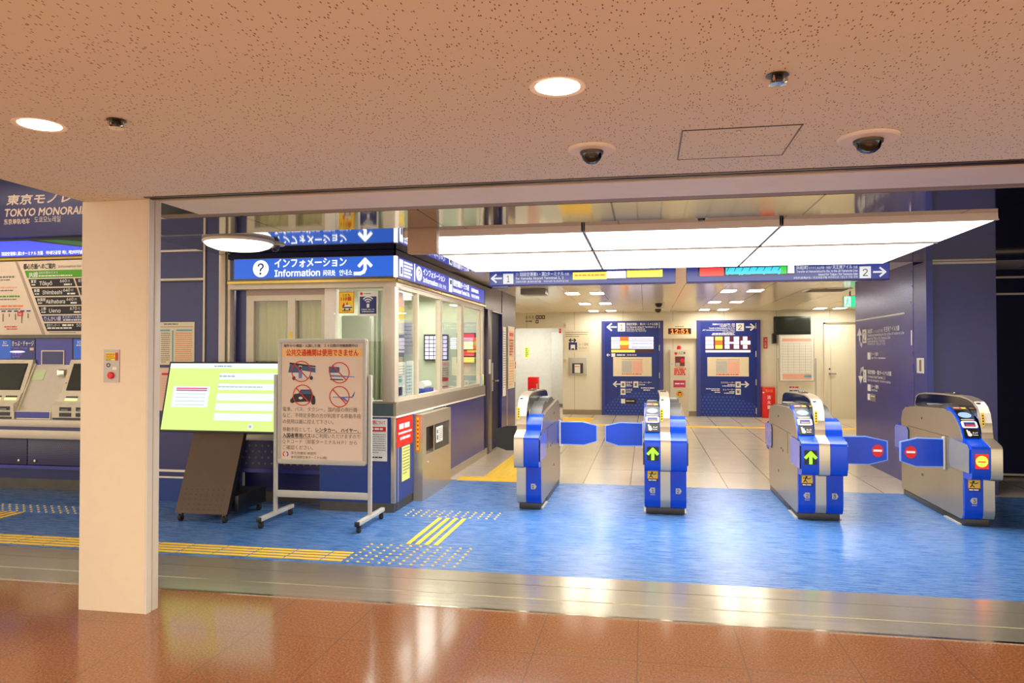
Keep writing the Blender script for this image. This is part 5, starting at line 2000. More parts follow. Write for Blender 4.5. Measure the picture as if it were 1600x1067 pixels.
# ------------------------------------------------------------------ ticket machines and boards beyond the pillar
H = thing('station_header_sign', 'navy header board with pale station lettering above the ticket machines', 'sign', (-8, 7.0, 3.2))
m = MB()
m.box((-13, 6.98, 2.80), (-5.25, 7.13, 3.5), M_NAVY)
m.build('board', H)
pl = front(6.98)
m = MB()
PALE = mat('pale_lettering', (226, 206, 190), 0.5, var=0)
m.text(pl, '東京モノレール', -7.0, 3.168, 0.088, PALE, w=1.16, bold=0.04, slant=0.2)
m.text(pl, 'TOKYO MONORAIL', -7.03, 3.028, 0.09, PALE, w=1.03, bold=0.03, slant=0.16)
m.text(pl, '东京单轨电车', -7.03, 2.945, 0.05, PALE, w=0.33, bold=0.015)
m.text(pl, '도쿄모노레일', -6.64, 2.955, 0.055, PALE, w=0.33)
m.rect(pl, -7.5, 2.92, -7.13, 3.28, PALE, 0.003)
m.build('lettering', H)

L_ = thing('route_sign', 'bright blue lit strip sign with white writing and painted soffit reflection under the header board', 'sign', (-8, 7.13, 2.68))
m = MB()
m.box((-13, 7.10, 2.585), (-5.25, 7.13, 2.80), M_DGREY)
pl = front(7.10)
m.poly(pl, [(-12.9, 2.60), (-6.0, 2.60), (-6.0, 2.665), (-6.85, 2.775), (-12.9, 2.775)], G_ADBLUE, 0.002)  # slanted upper part of the blue also paints in a soffit reflection
m.poly(pl, [(-6.0, 2.68), (-6.0, 2.73), (-6.45, 2.775), (-6.72, 2.775)], G_REFLGREEN, 0.002)  # green wedge painted as the fare board mirrored in the soffit
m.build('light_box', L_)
m = MB()
m.text(pl, '羽田空港第1,第2ターミナル 方面', -7.18, 2.615, 0.034, G_WHITE, w=0.54, bold=0.02)
m.text(pl, '하네다공항 제1, 제2터미널 방면', -6.60, 2.615, 0.034, G_WHITE, w=0.55, bold=0.02)
m.build('lettering', L_)
MB().box((-13, 7.07, 2.555), (-5.25, 7.13, 2.578), M_BRASS).build('brass_rail', L_)

F = thing('fare_board', 'cream route map and fare board with green and black destination rows', 'fare board', (-8, 7.11, 2.1))
m = MB()
m.box((-13, 7.09, 1.715), (-5.25, 7.13, 2.545), mat('fare_board_face', (226, 208, 186), 0.5, var=0.01))
m.box((-13, 7.06, 1.675), (-5.25, 7.13, 1.712), M_STEEL_D)
m.build('board', F)
pl = front(7.09)
m = MB()
m.poly(pl, [(-6.99, 2.54), (-6.96, 2.54), (-6.59, 1.72), (-6.63, 1.72)], mat('board_divider', (170, 150, 132), 0.4), 0.003)
m.build('divider', F)
m = MB()
m.text(pl, '都心方面へのご案内', -6.88, 2.455, 0.052, M_INK, w=0.41, bold=0.02)
m.text(pl, 'Information for going downtown', -6.43, 2.46, 0.028, M_GINK, w=0.62)
m.poly(pl, [(-6.865, 2.435), (-5.6, 2.435), (-5.6, 2.352), (-6.83, 2.352)], M_GRINK, 0.003)
m.text(pl, 'JR線', -6.81, 2.362, 0.05, M_WINK, w=0.12, lift=0.005, bold=0.02)
m.text(pl, '浜松町駅のりかえ', -6.68, 2.395, 0.024, M_WINK, w=0.25, lift=0.005)
m.words(pl, -6.68, -6.25, 2.365, 0.014, M_WINK, 0.005, 3)
for i, (jp, en, fr) in enumerate((('東京', 'Tōkyō', '660'), ('新橋', 'Shimbashi', '640'), ('秋葉原', 'Akihabara', '660'), ('上野', 'Ueno', '670'))):
    zt = 2.338 - i * 0.1025
    x0 = -6.815 + i * 0.0435
    m.poly(pl, [(x0, zt), (x0 + 0.575, zt), (x0 + 0.61, zt - 0.088), (x0 + 0.037, zt - 0.088)], M_INK, 0.003)
    m.poly(pl, [(x0 + 0.595, zt), (x0 + 1.25, zt), (x0 + 1.285, zt - 0.088), (x0 + 0.63, zt - 0.088)], M_INK, 0.003)
    m.text(pl, jp, x0 + 0.035, zt - 0.042, 0.03, M_WINK, w=0.035 * len(jp), lift=0.005, bold=0.02)
    m.words(pl, x0 + 0.045, x0 + 0.10, zt - 0.07, 0.012, M_WINK, 0.005, i)
    m.text(pl, en, x0 + 0.145, zt - 0.07, 0.046, M_WINK, w=(0.165, 0.25, 0.245, 0.145)[i], lift=0.005, bold=0.015)
    m.text(pl, fr, x0 + 0.41, zt - 0.042, 0.036, M_WINK, w=0.085, lift=0.005, bold=0.015)
    m.text(pl, '円', x0 + 0.51, zt - 0.04, 0.022, M_WINK, w=0.024, lift=0.005)
    m.words(pl, x0 + 0.46, x0 + 0.56, zt - 0.075, 0.018, M_WINK, 0.005, 20 + i)
    m.text(pl, jp, x0 + 0.64, zt - 0.042, 0.03, M_WINK, w=0.05, lift=0.005)
z0 = 1.928
m.poly(pl, [(-6.64, z0), (-5.6, z0), (-5.6, z0 - 0.068), (-6.61, z0 - 0.068)], M_NINK, 0.003)
m.text(pl, 'りんかい線', -6.60, z0 - 0.057, 0.044, M_WINK, w=0.21, lift=0.005, bold=0.01)
m.text(pl, '天王洲アイル駅のりかえ', -6.37, z0 - 0.034, 0.026, M_WINK, w=0.34, lift=0.005)
m.words(pl, -6.36, -6.0, z0 - 0.058, 0.014, M_WINK, 0.005, 8)
z0 = 1.842
m.poly(pl, [(-6.605, z0), (-5.6, z0), (-5.6, z0 - 0.088), (-6.565, z0 - 0.088)], M_INK, 0.003)
m.text(pl, '東京テレポート', -6.57, z0 - 0.036, 0.026, M_WINK, w=0.17, lift=0.005)
m.words(pl, -6.37, -6.23, z0 - 0.032, 0.02, M_WINK, 0.005, 9)
m.words(pl, -6.56, -6.25, z0 - 0.062, 0.016, M_WINK, 0.005, 10)
m.text(pl, '500', -6.19, z0 - 0.04, 0.036, M_WINK, w=0.085, lift=0.005)
m.words(pl, -6.54, -6.2, 1.735, 0.006, M_GINK, 0.003, 11)
m.build('fare_rows', F)
m = MB()
for i in range(14):
    m.rect(pl, -7.9 + i * 0.082, 1.975, -7.845 + i * 0.082, 1.99, M_NINK, 0.003)
    m.rect(pl, -7.885 + i * 0.082, 1.985 - 0.03 - 0.09 * ((i * 7) % 5 + 2) / 5, -7.872 + i * 0.082, 1.955, M_GINK, 0.003)
m.rect(pl, -6.95, 1.925, -6.88, 1.975, M_RINK, 0.004)
m.text(pl, 'H', -6.93, 1.93, 0.034, M_WINK, w=0.03, lift=0.006, bold=0.02)
for j, (b, c_) in enumerate(((2.36, M_GINK), (2.24, M_PINKP), (2.14, M_GRINK), (2.03, M_ORANGE))):
    m.words(pl, -7.9, -7.0 + j * 0.045, b, 0.018, c_, 0.003, 30 + j)
    m.words(pl, -7.9, -7.05 + j * 0.045, b - 0.03, 0.012, M_GINK, 0.003, 40 + j)
m.words(pl, -7.12, -6.96, 1.80, 0.012, M_RINK, 0.003, 41)
m.words(pl, -7.09, -6.95, 1.775, 0.012, M_RINK, 0.003, 42)
m.build('route_map', F)

# ledge carrying the machines, with cupboard doors under it
m = MB()
m.box((-13, 6.75, 0.725), (-5.26, 7.10, 0.80), M_TRIM, 0.004)
m.box((-13, 6.755, 0.69), (-5.26, 7.10, 0.725), M_NAVY)
m.box((-13, 6.745, 0.60), (-5.26, 7.10, 0.69), M_TRIM, 0.004)
L2 = thing('machine_ledge', 'beige ledge with a violet stripe carrying the ticket machines', 'counter', (-8, 7.0, 0))
m.build('ledge', L2)
x = -6.575 - 4 * 1.0
k = 0
for x0, x1 in ((-8.5, -6.58), (-6.57, -5.27)):
    D = MB().box((x0, 6.85, 0.305), (x1, 6.88, 0.598), M_PERF, 0.003).build('cupboard_door', L2)
    h = MB()
    kx = x1 - 0.09 if x0 < -7 else x0 + 0.1
    h.cyl((kx, 6.85, 0.352), (kx, 6.835, 0.352), 0.013, M_STEEL_P, 14)
    h.build('knob', D)
m = MB()
m.box((-13, 6.88, 0.30), (-5.26, 7.10, 0.60), M_NAVY_D)
m.box((-13, 6.84, 0.265), (-5.26, 7.10, 0.30), M_NAVY_V)
m.box((-13, 7.05, 0.12), (-5.26, 7.10, 0.265), M_NAVY)
m.build('carcass', L2)


def ticket_machine(xl, label):
    """xl: inner left edge of a machine 0.48 wide"""
    xr = xl + 0.48
    T = thing('ticket_machine', label, 'ticket machine', ((xl + xr) / 2, 7.0, 0.8))
    # blue title panel at the back
    P = front(7.09)
    m = MB()
    m.box((xl, 7.085, 1.44), (xr, 7.12, 1.67), M_BLACK)
    m.rect(P, xl + 0.015, 1.445, xl + 0.165, 1.662, G_TBLUE, 0.007)
    m.rect(P, xl + 0.165, 1.445, xr - 0.005, 1.662, G_TNAVY, 0.007)
    pt = m.build('title_panel', T)
    m = MB()
    m.text(P, 'IC', xl + 0.06, 1.615, 0.03, M_WINK, w=0.05, bold=0.03, lift=0.009)
    m.words(P, xl + 0.05, xl + 0.13, 1.59, 0.012, M_WINK, 0.009, 4)
    m.text(P, 'きっぷ・チャージ', xl + 0.18, 1.595, 0.048, M_WINK, w=0.28, lift=0.009, bold=0.015)
    m.text(P, 'Tickets, Charge', xl + 0.18, 1.557, 0.02, glow('title_violet', (160, 120, 230), 0.8), w=0.2, lift=0.009)
    m.text(P, '车票 充值', xl + 0.18, 1.49, 0.02, glow('title_violet', (160, 120, 230), 0.8), w=0.13, lift=0.009)
    m.text(P, '승차권', xl + 0.18, 1.46, 0.02, glow('title_violet', (160, 120, 230), 0.8), w=0.1, lift=0.009)
    m.oval(P, xl + 0.25, 1.525, 0.10, 0.012, glow('tube_reflex', (190, 190, 255), 2.0), 0.010, 20)  # reflection of a tube lamp painted as a pale glowing oval
    m.rect(P, xl + 0.41, 1.54, xl + 0.46, 1.57, M_PINKP, 0.009)
    m.build('lettering', pt)
    # sloping casing
    prof = [(7.1, 0.80), (7.1, 1.44), (7.06, 1.435), (6.93, 1.09), (6.90, 1.06), (6.86, 0.99), (6.80, 0.96), (6.80, 0.80)]
    MB().prism(prof, 'x', xl, xr, M_IVORY).build('casing', T)
    sl = Pl((0, 6.93, 1.09), (1, 0, 0), (0, 0.13, 0.345))
    m = MB()
    m.slab(sl, [(xl + 0.055, 0.015), (xl + 0.43, 0.015), (xl + 0.43, 0.325), (xl + 0.055, 0.325)], M_BLACK, 0.003)
    m.rect(sl, xl + 0.065, 0.025, xl + 0.42, 0.315, M_SCREEN, 0.005)
    m.build('touch_screen', T)
    m = MB()
    m.oval(sl, xl + 0.03, 0.17, 0.010, 0.012, M_YELLOW, 0.003, 12)
    m.oval(sl, xl + 0.03, 0.10, 0.008, 0.010, M_GREY, 0.003, 12)
    m.build('indicator', T)
    m = MB()
    pf = front(6.80)
    for i in range(2):
        m.box((xl + 0.10 + i * 0.2, 6.795, 0.895), (xl + 0.24 + i * 0.2, 6.80, 0.935), M_BLACK)
        m.box((xl + 0.10 + i * 0.2, 6.792, 0.835), (xl + 0.24 + i * 0.2, 6.80, 0.875), M_BLACK)
        m.box((xl + 0.13 + i * 0.2, 6.785, 0.90), (xl + 0.21 + i * 0.2, 6.80, 0.912), M_GREY)
    m.box((xl + 0.02, 6.79, 0.803), (xr - 0.02, 6.80, 0.822), M_BLACK)
    m.build('coin_slots', T)
    m = MB()
    s2 = Pl((0, 6.86, 0.99), (1, 0, 0), (0, 0.04, 0.07))
    for i in range(2):
        m.rect(s2, xl + 0.10 + i * 0.2, 0.01, xl + 0.25 + i * 0.2, 0.035, G_SLOT, 0.003)
        m.rect(s2, xl + 0.10 + i * 0.2, 0.045, xl + 0.25 + i * 0.2, 0.062, M_DGREY, 0.003)
    m.build('slot_lights', T)
    return T


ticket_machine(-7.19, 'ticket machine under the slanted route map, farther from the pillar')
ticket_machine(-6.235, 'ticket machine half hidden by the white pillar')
T = thing('machine_divider_unit', 'steel sloping unit between the two ticket machines with pale note', 'cabinet', (-6.5, 7.0, 0.8))
m = MB()
m.box((-6.705, 7.085, 1.37), (-6.24, 7.12, 1.67), M_NAVY_V)
m.box((-6.63, 7.078, 1.375), (-6.335, 7.085, 1.54), M_TRIM)
m.box((-6.615, 7.075, 1.385), (-6.35, 7.08, 1.528), M_NAVY)
m.build('back_panel', T)
m = MB()
m.prism([(7.1, 0.8), (7.1, 1.38), (7.085, 1.38), (6.86, 0.885), (6.81, 0.885), (6.81, 0.8)], 'x', -6.69, -6.25, mat('satin_panel', (214, 208, 194), 0.28, 0.5, var=0.02))
m.build('sloping_panel', T)
MB().prism([(7.1, 0.8), (7.1, 1.40), (7.07, 1.39), (6.84, 0.89), (6.79, 0.88), (6.79, 0.8)], 'x', -6.706, -6.69, M_IVORY).build('side_cheek', T)
MB().prism([(7.1, 0.8), (7.1, 1.40), (7.07, 1.39), (6.84, 0.89), (6.79, 0.88), (6.79, 0.8)], 'x', -6.25, -6.239, M_IVORY).build('side_cheek', T)
MB().box((-6.685, 6.80, 0.812), (-6.255, 6.812, 0.88), M_NAVY_V).build('blue_strip', T)
sl = Pl((0, 6.86, 0.885), (1, 0, 0), (0, 0.225, 0.495))
m = MB()
m.slab(sl, [(-6.686, 0.36), (-6.54, 0.36), (-6.54, 0.48), (-6.68, 0.48)], mat('pale_green_note', (186, 206, 160), 0.6), 0.003, 0.001)
m.build('note', T)
m = MB()
m.box((-6.36, 7.0, 1.25), (-6.27, 7.06, 1.33), M_STEEL_P, 0.012)
m.build('cup_holder', T)

# ------------------------------------------------------------------ far end of the hall
PB = thing('door_panel', 'blue double-height door panel marked 1 with lit timetable on the back wall', 'door panel', (-0.33, 18.2, 0), group='blue door panels on the back wall')
m = MB()
m.box((-1.07, 18.13, 0), (-1.0, 18.2, 2.31), M_DOORFRAME)
m.box((0.32, 18.13, 0), (0.42, 18.2, 2.31), M_DOORFRAME)
m.box((-1.0, 18.13, 2.27), (0.32, 18.2, 2.31), M_DOORFRAME)
m.build('frame', PB)
m = MB()
m.box((-1.0, 18.15, 0.01), (0.32, 18.2, 2.27), M_DOORBLUE)
m.build('leaf', PB)
m = MB()
pl = front(18.15)
m.poly(pl, [(-0.99, 0.02), (0.31, 0.02), (0.31, 0.56), (0.0, 0.60), (-0.3, 0.55), (-0.62, 0.50), (-0.85, 0.33), (-0.99, 0.25)], M_DOTS, 0.001)
m.build('dotted_band', PB)
m = MB()
for z in (2.2, 1.65, 0.98, 0.25):
    m.box((0.315, 18.12, z - 0.07), (0.335, 18.15, z + 0.07), M_LGREY)
m.build('hinge', PB)
m = MB()
m.arrow(pl, -0.825, 2.162, 0.23, 0.035, M_WINK, math.pi)
m.rect(pl, -0.675, 2.055, -0.495, 2.265, M_WINK)
m.text(pl, '羽田空港第1・第2ターミナル方面', -0.47, 2.205, 0.05, M_WINK, w=0.76, bold=0.02)
m.text(pl, 'for Haneda Airport Terminal 1, 2', -0.47, 2.14, 0.045, M_WINK, w=0.74, bold=0.015)
m.text(pl, '羽田机场第1,第2候机楼方面', -0.47, 2.09, 0.035, M_WINK, w=0.45)
m.text(pl, '하네다공항 제1,제2터미널', -0.47, 2.045, 0.035, M_WINK, w=0.48)
m.arrow(pl, -0.91, 1.475, 0.08, 0.02, M_WINK, math.pi)
m.rect(pl, -0.83, 1.43, -0.74, 1.515, M_WINK)
m.rect(pl, -0.73, 1.43, -0.19, 1.515, M_NINK, 0.0015)
m.words(pl, -0.70, -0.5, 1.46, 0.03, M_WINK, 0.003, 2)
m.words(pl, -0.45, -0.22, 1.465, 0.02, M_WINK, 0.003, 3)
m.arrow(pl, -0.71, 0.76, 0.17, 0.03, M_WINK, math.pi)
for a, b in ((-0.61, 0.68), (-0.30, 0.68), (-0.61, 0.50)):
    m.rect(pl, a, b, a + 0.12, b + 0.15, M_WINK)
m.rect(pl, -0.60, 0.29, -0.50, 0.40, M_WINK)
m.rect(pl, -0.50, 0.28, -0.23, 0.41, M_INK, 0.0015)
m.text(pl, '駐車場', -0.47, 0.785, 0.04, M_WINK, w=0.14, bold=0.015)
m.text(pl, 'お手洗', -0.47, 0.605, 0.04, M_WINK, w=0.14, bold=0.015)
m.text(pl, 'エレベーター', -0.16, 0.785, 0.04, M_WINK, w=0.30, bold=0.015)
m.words(pl, -0.47, -0.37, 0.745, 0.018, M_WINK, 0.003, 5)
m.words(pl, -0.47, -0.34, 0.71, 0.018, M_WINK, 0.003, 6)
m.words(pl, -0.16, -0.02, 0.74, 0.018, M_WINK, 0.003, 7)
m.words(pl, -0.12, 0.2, 0.66, 0.022, M_WINK, 0.003, 8)
m.words(pl, -0.06, 0.1, 0.61, 0.022, M_WINK, 0.003, 9)
m.words(pl, -0.47, -0.36, 0.56, 0.018, M_WINK, 0.003, 5)
m.words(pl, -0.48, -0.28, 0.34, 0.02, M_WINK, 0.003, 15)
m.build('lettering', PB)
m = MB()
m.text(pl, '1', -0.585, 2.085, 0.15, M_INK, w=0.055, al='C', lift=0.005)
for a, b in ((-0.61, 0.68), (-0.30, 0.68), (-0.61, 0.50)):
    m.rect(pl, a + 0.03, b + 0.035, a + 0.09, b + 0.11, M_GINK, 0.004)
m.build('number_and_pictograms', PB)
m = MB()
m.rect(pl, -0.84, 1.53, 0.19, 1.93, mat('led_off_brown', (70, 40, 44), 0.4), 0.002)
for j in range(3):
    z0, z1 = 1.825 - j * 0.10, 1.915 - j * 0.10
    m.rect(pl, -0.835, z0, -0.625, z1, G_LED_W, 0.004)
    m.rect(pl, -0.615, z0 - 0.005, -0.42, z1 + 0.005, G_LED_O if j != 1 else G_LED_Y, 0.004)
    m.rect(pl, -0.41, z0, 0.185, z1, G_LED_W, 0.004)
    for k in range(4):
        m.rect(pl, -0.8 + k * 0.045, z0 + 0.03, -0.785 + k * 0.045, z0 + 0.06, M_NINK, 0.006)
    m.words(pl, -0.34, 0.16, z0 + 0.03, 0.014, M_NINK, 0.006, j)
m.rect(pl, -0.835, 1.54, -0.26, 1.60, G_LED_Y, 0.004)
m.build('timetable_display', PB)
m = MB()
m.slab(pl, [(-0.79, 0.955), (0.14, 0.955), (0.14, 1.425), (-0.79, 1.425)], M_CREAM, 0.006)
P = front(18.144)
m.rect(P, -0.58, 1.04, -0.33, 1.33, M_LGREY, 0.001)
m.rect(P, -0.32, 1.04, -0.08, 1.33, M_PINKP, 0.001)
m.words(P, -0.58, -0.08, 1.355, 0.012, M_GINK, 0.001, 3)
m.words(P, -0.58, -0.1, 1.0, 0.022, M_RINK, 0.001, 4)
m.build('route_poster', PB)

PB = thing('door_panel', 'blue double-height door panel marked 2 with lit timetable on the back wall', 'door panel', (1.94, 18.2, 0), group='blue door panels on the back wall')
m = MB()
m.box((1.2, 18.13, 0), (1.30, 18.2, 2.31), M_DOORFRAME)
m.box((2.60, 18.13, 0), (2.68, 18.2, 2.31), M_DOORFRAME)
m.box((1.30, 18.13, 2.27), (2.60, 18.2, 2.31), M_DOORFRAME)
m.build('frame', PB)
MB().box((1.30, 18.15, 0.01), (2.60, 18.2, 2.27), M_DOORBLUE).build('leaf', PB)
m = MB()
m.poly(pl, [(1.31, 0.02), (2.59, 0.02), (2.59, 0.25), (2.45, 0.35), (2.2, 0.42), (2.05, 0.52), (1.75, 0.50), (1.5, 0.55), (1.31, 0.50)], M_DOTS, 0.001)
m.build('dotted_band', PB)
m = MB()
for z in (2.17, 1.5, 0.83, 0.15):
    m.box((2.565, 18.12, z - 0.07), (2.585, 18.15, z + 0.07), M_LGREY)
m.build('hinge', PB)
m = MB()
m.arrow(pl, 2.455, 2.14, 0.2, 0.035, M_WINK, 0)
m.rect(pl, 2.125, 2.05, 2.305, 2.235, M_WINK)
m.text(pl, '浜松町のりかえ JR山手線・新橋', 2.095, 2.195, 0.035, M_WINK, w=0.52, al='R', bold=0.015)
m.text(pl, '/ 天王洲アイル 方面', 2.095, 2.15, 0.035, M_WINK, w=0.35, al='R', bold=0.015)
m.text(pl, 'Transfer at Hamamatsucho Sta. to the', 2.095, 2.105, 0.035, M_WINK, w=0.6, al='R', bold=0.01)
m.text(pl, 'JR Yamanote Line bound for Tokyo', 2.095, 2.06, 0.035, M_WINK, w=0.75, al='R', bold=0.01)
m.text(pl, '/ for Tennozu Isle', 2.095, 2.015, 0.035, M_WINK, w=0.28, al='R', bold=0.01)
m.words(pl, 1.58, 2.09, 1.985, 0.018, M_WINK, 0.003, 5)
m.words(pl, 1.56, 2.09, 1.955, 0.018, M_WINK, 0.003, 6)
m.arrow(pl, 2.325, 0.775, 0.17, 0.03, M_WINK, 0)
for b in (0.70, 0.53):
    m.rect(pl, 2.105, b, 2.225, b + 0.14, M_WINK)
m.text(pl, 'エスカレーター', 2.09, 0.80, 0.035, M_WINK, w=0.32, al='R', bold=0.02)
m.text(pl, 'エレベーター', 2.09, 0.63, 0.035, M_WINK, w=0.28, al='R', bold=0.02)
for b, x0 in ((0.76, 1.92), (0.725, 1.80), (0.59, 1.96), (0.555, 1.84)):
    m.words(pl, x0, 2.09, b, 0.018, M_WINK, 0.003, int(b * 100))
m.words(pl, 1.42, 1.75, 0.655, 0.018, M_WINK, 0.003, 33)
m.words(pl, 1.54, 1.75, 0.62, 0.018, M_WINK, 0.003, 34)
m.words(pl, 1.62, 1.75, 0.575, 0.018, M_WINK, 0.003, 35)
m.build('lettering', PB)
m = MB()
m.text(pl, '2', 2.215, 2.075, 0.13, M_INK, w=0.085, al='C', lift=0.005)
for b in (0.70, 0.53):
    m.rect(pl, 2.135, b + 0.035, 2.195, b + 0.105, M_GINK, 0.004)
m.build('number_and_pictograms', PB)
m = MB()
m.rect(pl, 1.41, 1.53, 2.46, 1.93, mat('led_off_plum', (92, 34, 62), 0.4), 0.002)
for j in range(3):
    z0, z1 = 1.825 - j * 0.10, 1.915 - j * 0.10
    m.rect(pl, 1.415, z0, 1.60, z1, G_LED_W, 0.004)
    m.rect(pl, 1.64, z0, 1.81, z1, G_LED_Y if j != 1 else G_LED_O, 0.004)
    m.rect(pl, 1.86, z0, 1.97, z1, G_LED_W, 0.004)
    m.rect(pl, 2.07, z0, 2.19, z1, G_LED_W, 0.004)
    m.rect(pl, (2.28, 2.23, 2.28)[j], z0, (2.38, 2.45, 2.38)[j], z1, G_LED_W, 0.004)
m.rect(pl, 1.97, 1.745, 2.07, 1.79, G_LED_W, 0.004)
m.rect(pl, 1.415, 1.54, 2.45, 1.59, G_LED_W, 0.004)
m.build('timetable_display', PB)
m = MB()
m.slab(pl, [(1.455, 0.965), (2.41, 0.965), (2.41, 1.425), (1.455, 1.425)], M_CREAM, 0.006)
m.rect(P, 1.66, 1.04, 1.92, 1.33, M_LGREY, 0.001)
m.rect(P, 1.93, 1.04, 2.20, 1.33, M_PINKP, 0.001)
m.words(P, 1.66, 2.2, 1.355, 0.012, M_GINK, 0.001, 13)
m.words(P, 1.66, 2.2, 1.0, 0.022, M_RINK, 0.001, 14)
m.build('route_poster', PB)

CK = thing('digital_clock', 'digital clock reading 12:51 in a cream box between the blue door panels', 'clock', (0.81, 18.2, 2.05))
MB().box((0.42, 18.1, 1.87), (1.2, 18.2, 2.28), M_CREAM, 0.005).build('box', CK)
pk = front(18.1)
m = MB()
m.rect(pk, 0.535, 1.98, 1.077, 2.12, mat('clock_glass', (60, 14, 8), 0.2, var=0), 0.002)
m.build('dial', CK)
m = MB()
m.text(pk, '12:51', 0.81, 1.995, 0.11, glow('clock_digits', (255, 120, 40), 3.0), w=0.42, al='C', bold=0.02, lift=0.005)
m.build('digits', CK)
m = MB()
m.words(pk, 0.70, 0.90, 2.15, 0.018, M_GINK, 0.002, 3)
m.build('caption', CK)

A = thing('defibrillator_cabinet', 'tall white defibrillator cabinet with red beacon between the blue door panels', 'cabinet', (0.79, 18.1, 0))
m = MB()
m.box((0.576, 17.95, 0), (1.004, 18.18, 1.61), M_IVORY, 0.008)
m.build('body', A)
pa = front(17.95)
m = MB()
m.rect(pa, 0.69, 1.21, 0.915, 1.44, mat('maroon_window', (110, 30, 34), 0.3), 0.003)
m.rect(pa, 0.70, 1.215, 0.80, 1.29, M_LGREY, 0.004)
m.oval(pa, 0.86, 1.34, 0.05, 0.05, M_RINK, 0.004)
m.build('door_window', A)
m = MB()
m.text(pa, 'AED', 0.76, 1.49, 0.07, M_GINK, w=0.18)
m.poly(pa, [(0.71, 1.46), (0.67, 1.52), (0.69, 1.55), (0.71, 1.535), (0.73, 1.55), (0.75, 1.52)], M_RINK, 0.003)
m.words(pa, 0.70, 0.90, 1.175, 0.016, M_RINK, 0.003, 4)
for k in range(4):
    m.words(pa, 0.665, 0.945, 1.125 - k * 0.042, 0.03, M_RINK, 0.003, 5 + k)
m.words(pa, 0.60, 0.64, 1.25, 0.01, M_GINK, 0.003, 11)
m.build('lettering', A)
m = MB()
m.rect(pa, 0.65, 0.70, 0.93, 0.87, M_MAGENTA, 0.003)
m.words(pa, 0.68, 0.9, 0.775, 0.03, M_WINK, 0.004, 6)
m.build('magenta_label', A)
m = MB()
m.oval(pa, 0.797, 0.545, 0.078, 0.078, M_INK, 0.003)
m.ring(pa, 0.797, 0.545, 0.055, 0.07, M_YELLOW, 0.004)
m.poly(pa, [(0.75, 0.565), (0.845, 0.565), (0.825, 0.51), (0.797, 0.495), (0.77, 0.51)], M_ORANGE, 0.004)
m.build('round_label', A)
m = MB()
m.lathe([(0.05, 0), (0.05, 0.05), (0.035, 0.085), (0, 0.095)], (0.786, 18.06, 1.61), M_RED, 20)
m.build('beacon', A)

TV = thing('wall_monitor', 'dark switched-off monitor high on the back wall above the whiteboard', 'monitor', (3.37, 18.1, 2.15))
MB().box((2.96, 17.98, 1.95), (3.78, 18.06, 2.38), M_BLACK, 0.006).build('housing', TV)
m = MB()
m.rect(front(17.98), 3.0, 1.985, 3.75, 2.345, M_SCREEN, 0.002)
m.build('screen', TV)
MB().box((2.94, 18.0, 1.75), (3.02, 18.2, 1.98), M_BLACK).build('bracket', TV)

WB = thing('whiteboard_stand', 'white gridded board on thin legs before the back wall', 'whiteboard', (3.4, 17.9, 0))
m = MB()
m.box((3.05, 17.86, 0.86), (3.83, 17.9, 1.95), M_LGREY, 0.01)
m.rect(front(17.86), 3.075, 0.885, 3.805, 1.925, M_PAPER, 0.002)
m.build('board', WB)
m = MB()
for i in range(12):
    m.rect(front(17.86), 3.12, 1.06 + i * 0.062, 3.76, 1.066 + i * 0.062, M_LGREY, 0.003)
for i in range(6):
    m.rect(front(17.86), 3.12 + i * 0.127, 1.06, 3.126 + i * 0.127, 1.75, M_LGREY, 0.003)
m.rect(front(17.86), 3.12, 1.79, 3.76, 1.86, M_PINKP, 0.003)
m.rect(front(17.86), 3.12, 0.91, 3.76, 1.04, M_PINKP, 0.003)
m.words(front(17.86), 3.6, 3.76, 0.96, 0.05, M_CYINK, 0.004, 5)
m.build('ruled_grid', WB)
for x_ in (3.03, 3.86):
    MB().box((x_ - 0.015, 17.87, 0), (x_ + 0.015, 17.9, 1.40), M_LGREY).build('leg', WB)
MB().box((3.03, 17.875, 0.3), (3.86, 17.89, 0.33), M_LGREY).build('crossbar', WB)


def mk(m, P):
    m.words(P, 3.33, 3.55, 0.70, 0.03, M_RINK, seed=4)
    m.words(P, 3.33, 3.55, 0.62, 0.025, M_BINK, seed=5)
    m.words(P, 3.33, 3.55, 0.55, 0.025, M_GINK, seed=6)


sheet('floor_sign_paper', 'white paper with red print on the wall under the gridded whiteboard', 'notice', front(18.2), 3.3, 0.5, 3.6, 0.76, M_PAPER, mk)

EB = thing('extinguisher_box', 'red fire extinguisher box standing beside the blue door panel marked 2', 'fire extinguisher box', (2.83, 18.0, 0))
MB().box((2.69, 17.95, 0), (2.98, 18.18, 0.72), M_RED, 0.01).build('body', EB)
m = MB()
pe = front(17.95)
m.text(pe, '消火器', 2.75, 0.61, 0.055, M_ORANGE, w=0.17, bold=0.02)
for i, c_ in enumerate('消火器'):
    m.text(pe, c_, 2.835, 0.45 - i * 0.115, 0.07, M_WINK, w=0.075, al='C', bold=0.02)
m.rect(pe, 2.69, 0.585, 2.73, 0.61, M_WINK, 0.003)
m.build('lettering', EB)


def mk(m, P):
    for i, c_ in enumerate('消火器'):
        m.text(P, c_, 2.80, 1.81 - i * 0.075, 0.055, M_WINK, w=0.05, al='C')


sheet('extinguisher_sign', 'small upright red sign on the wall above the extinguisher box', 'sign', front(18.2), 2.755, 1.63, 2.845, 1.9, M_RED, mk)

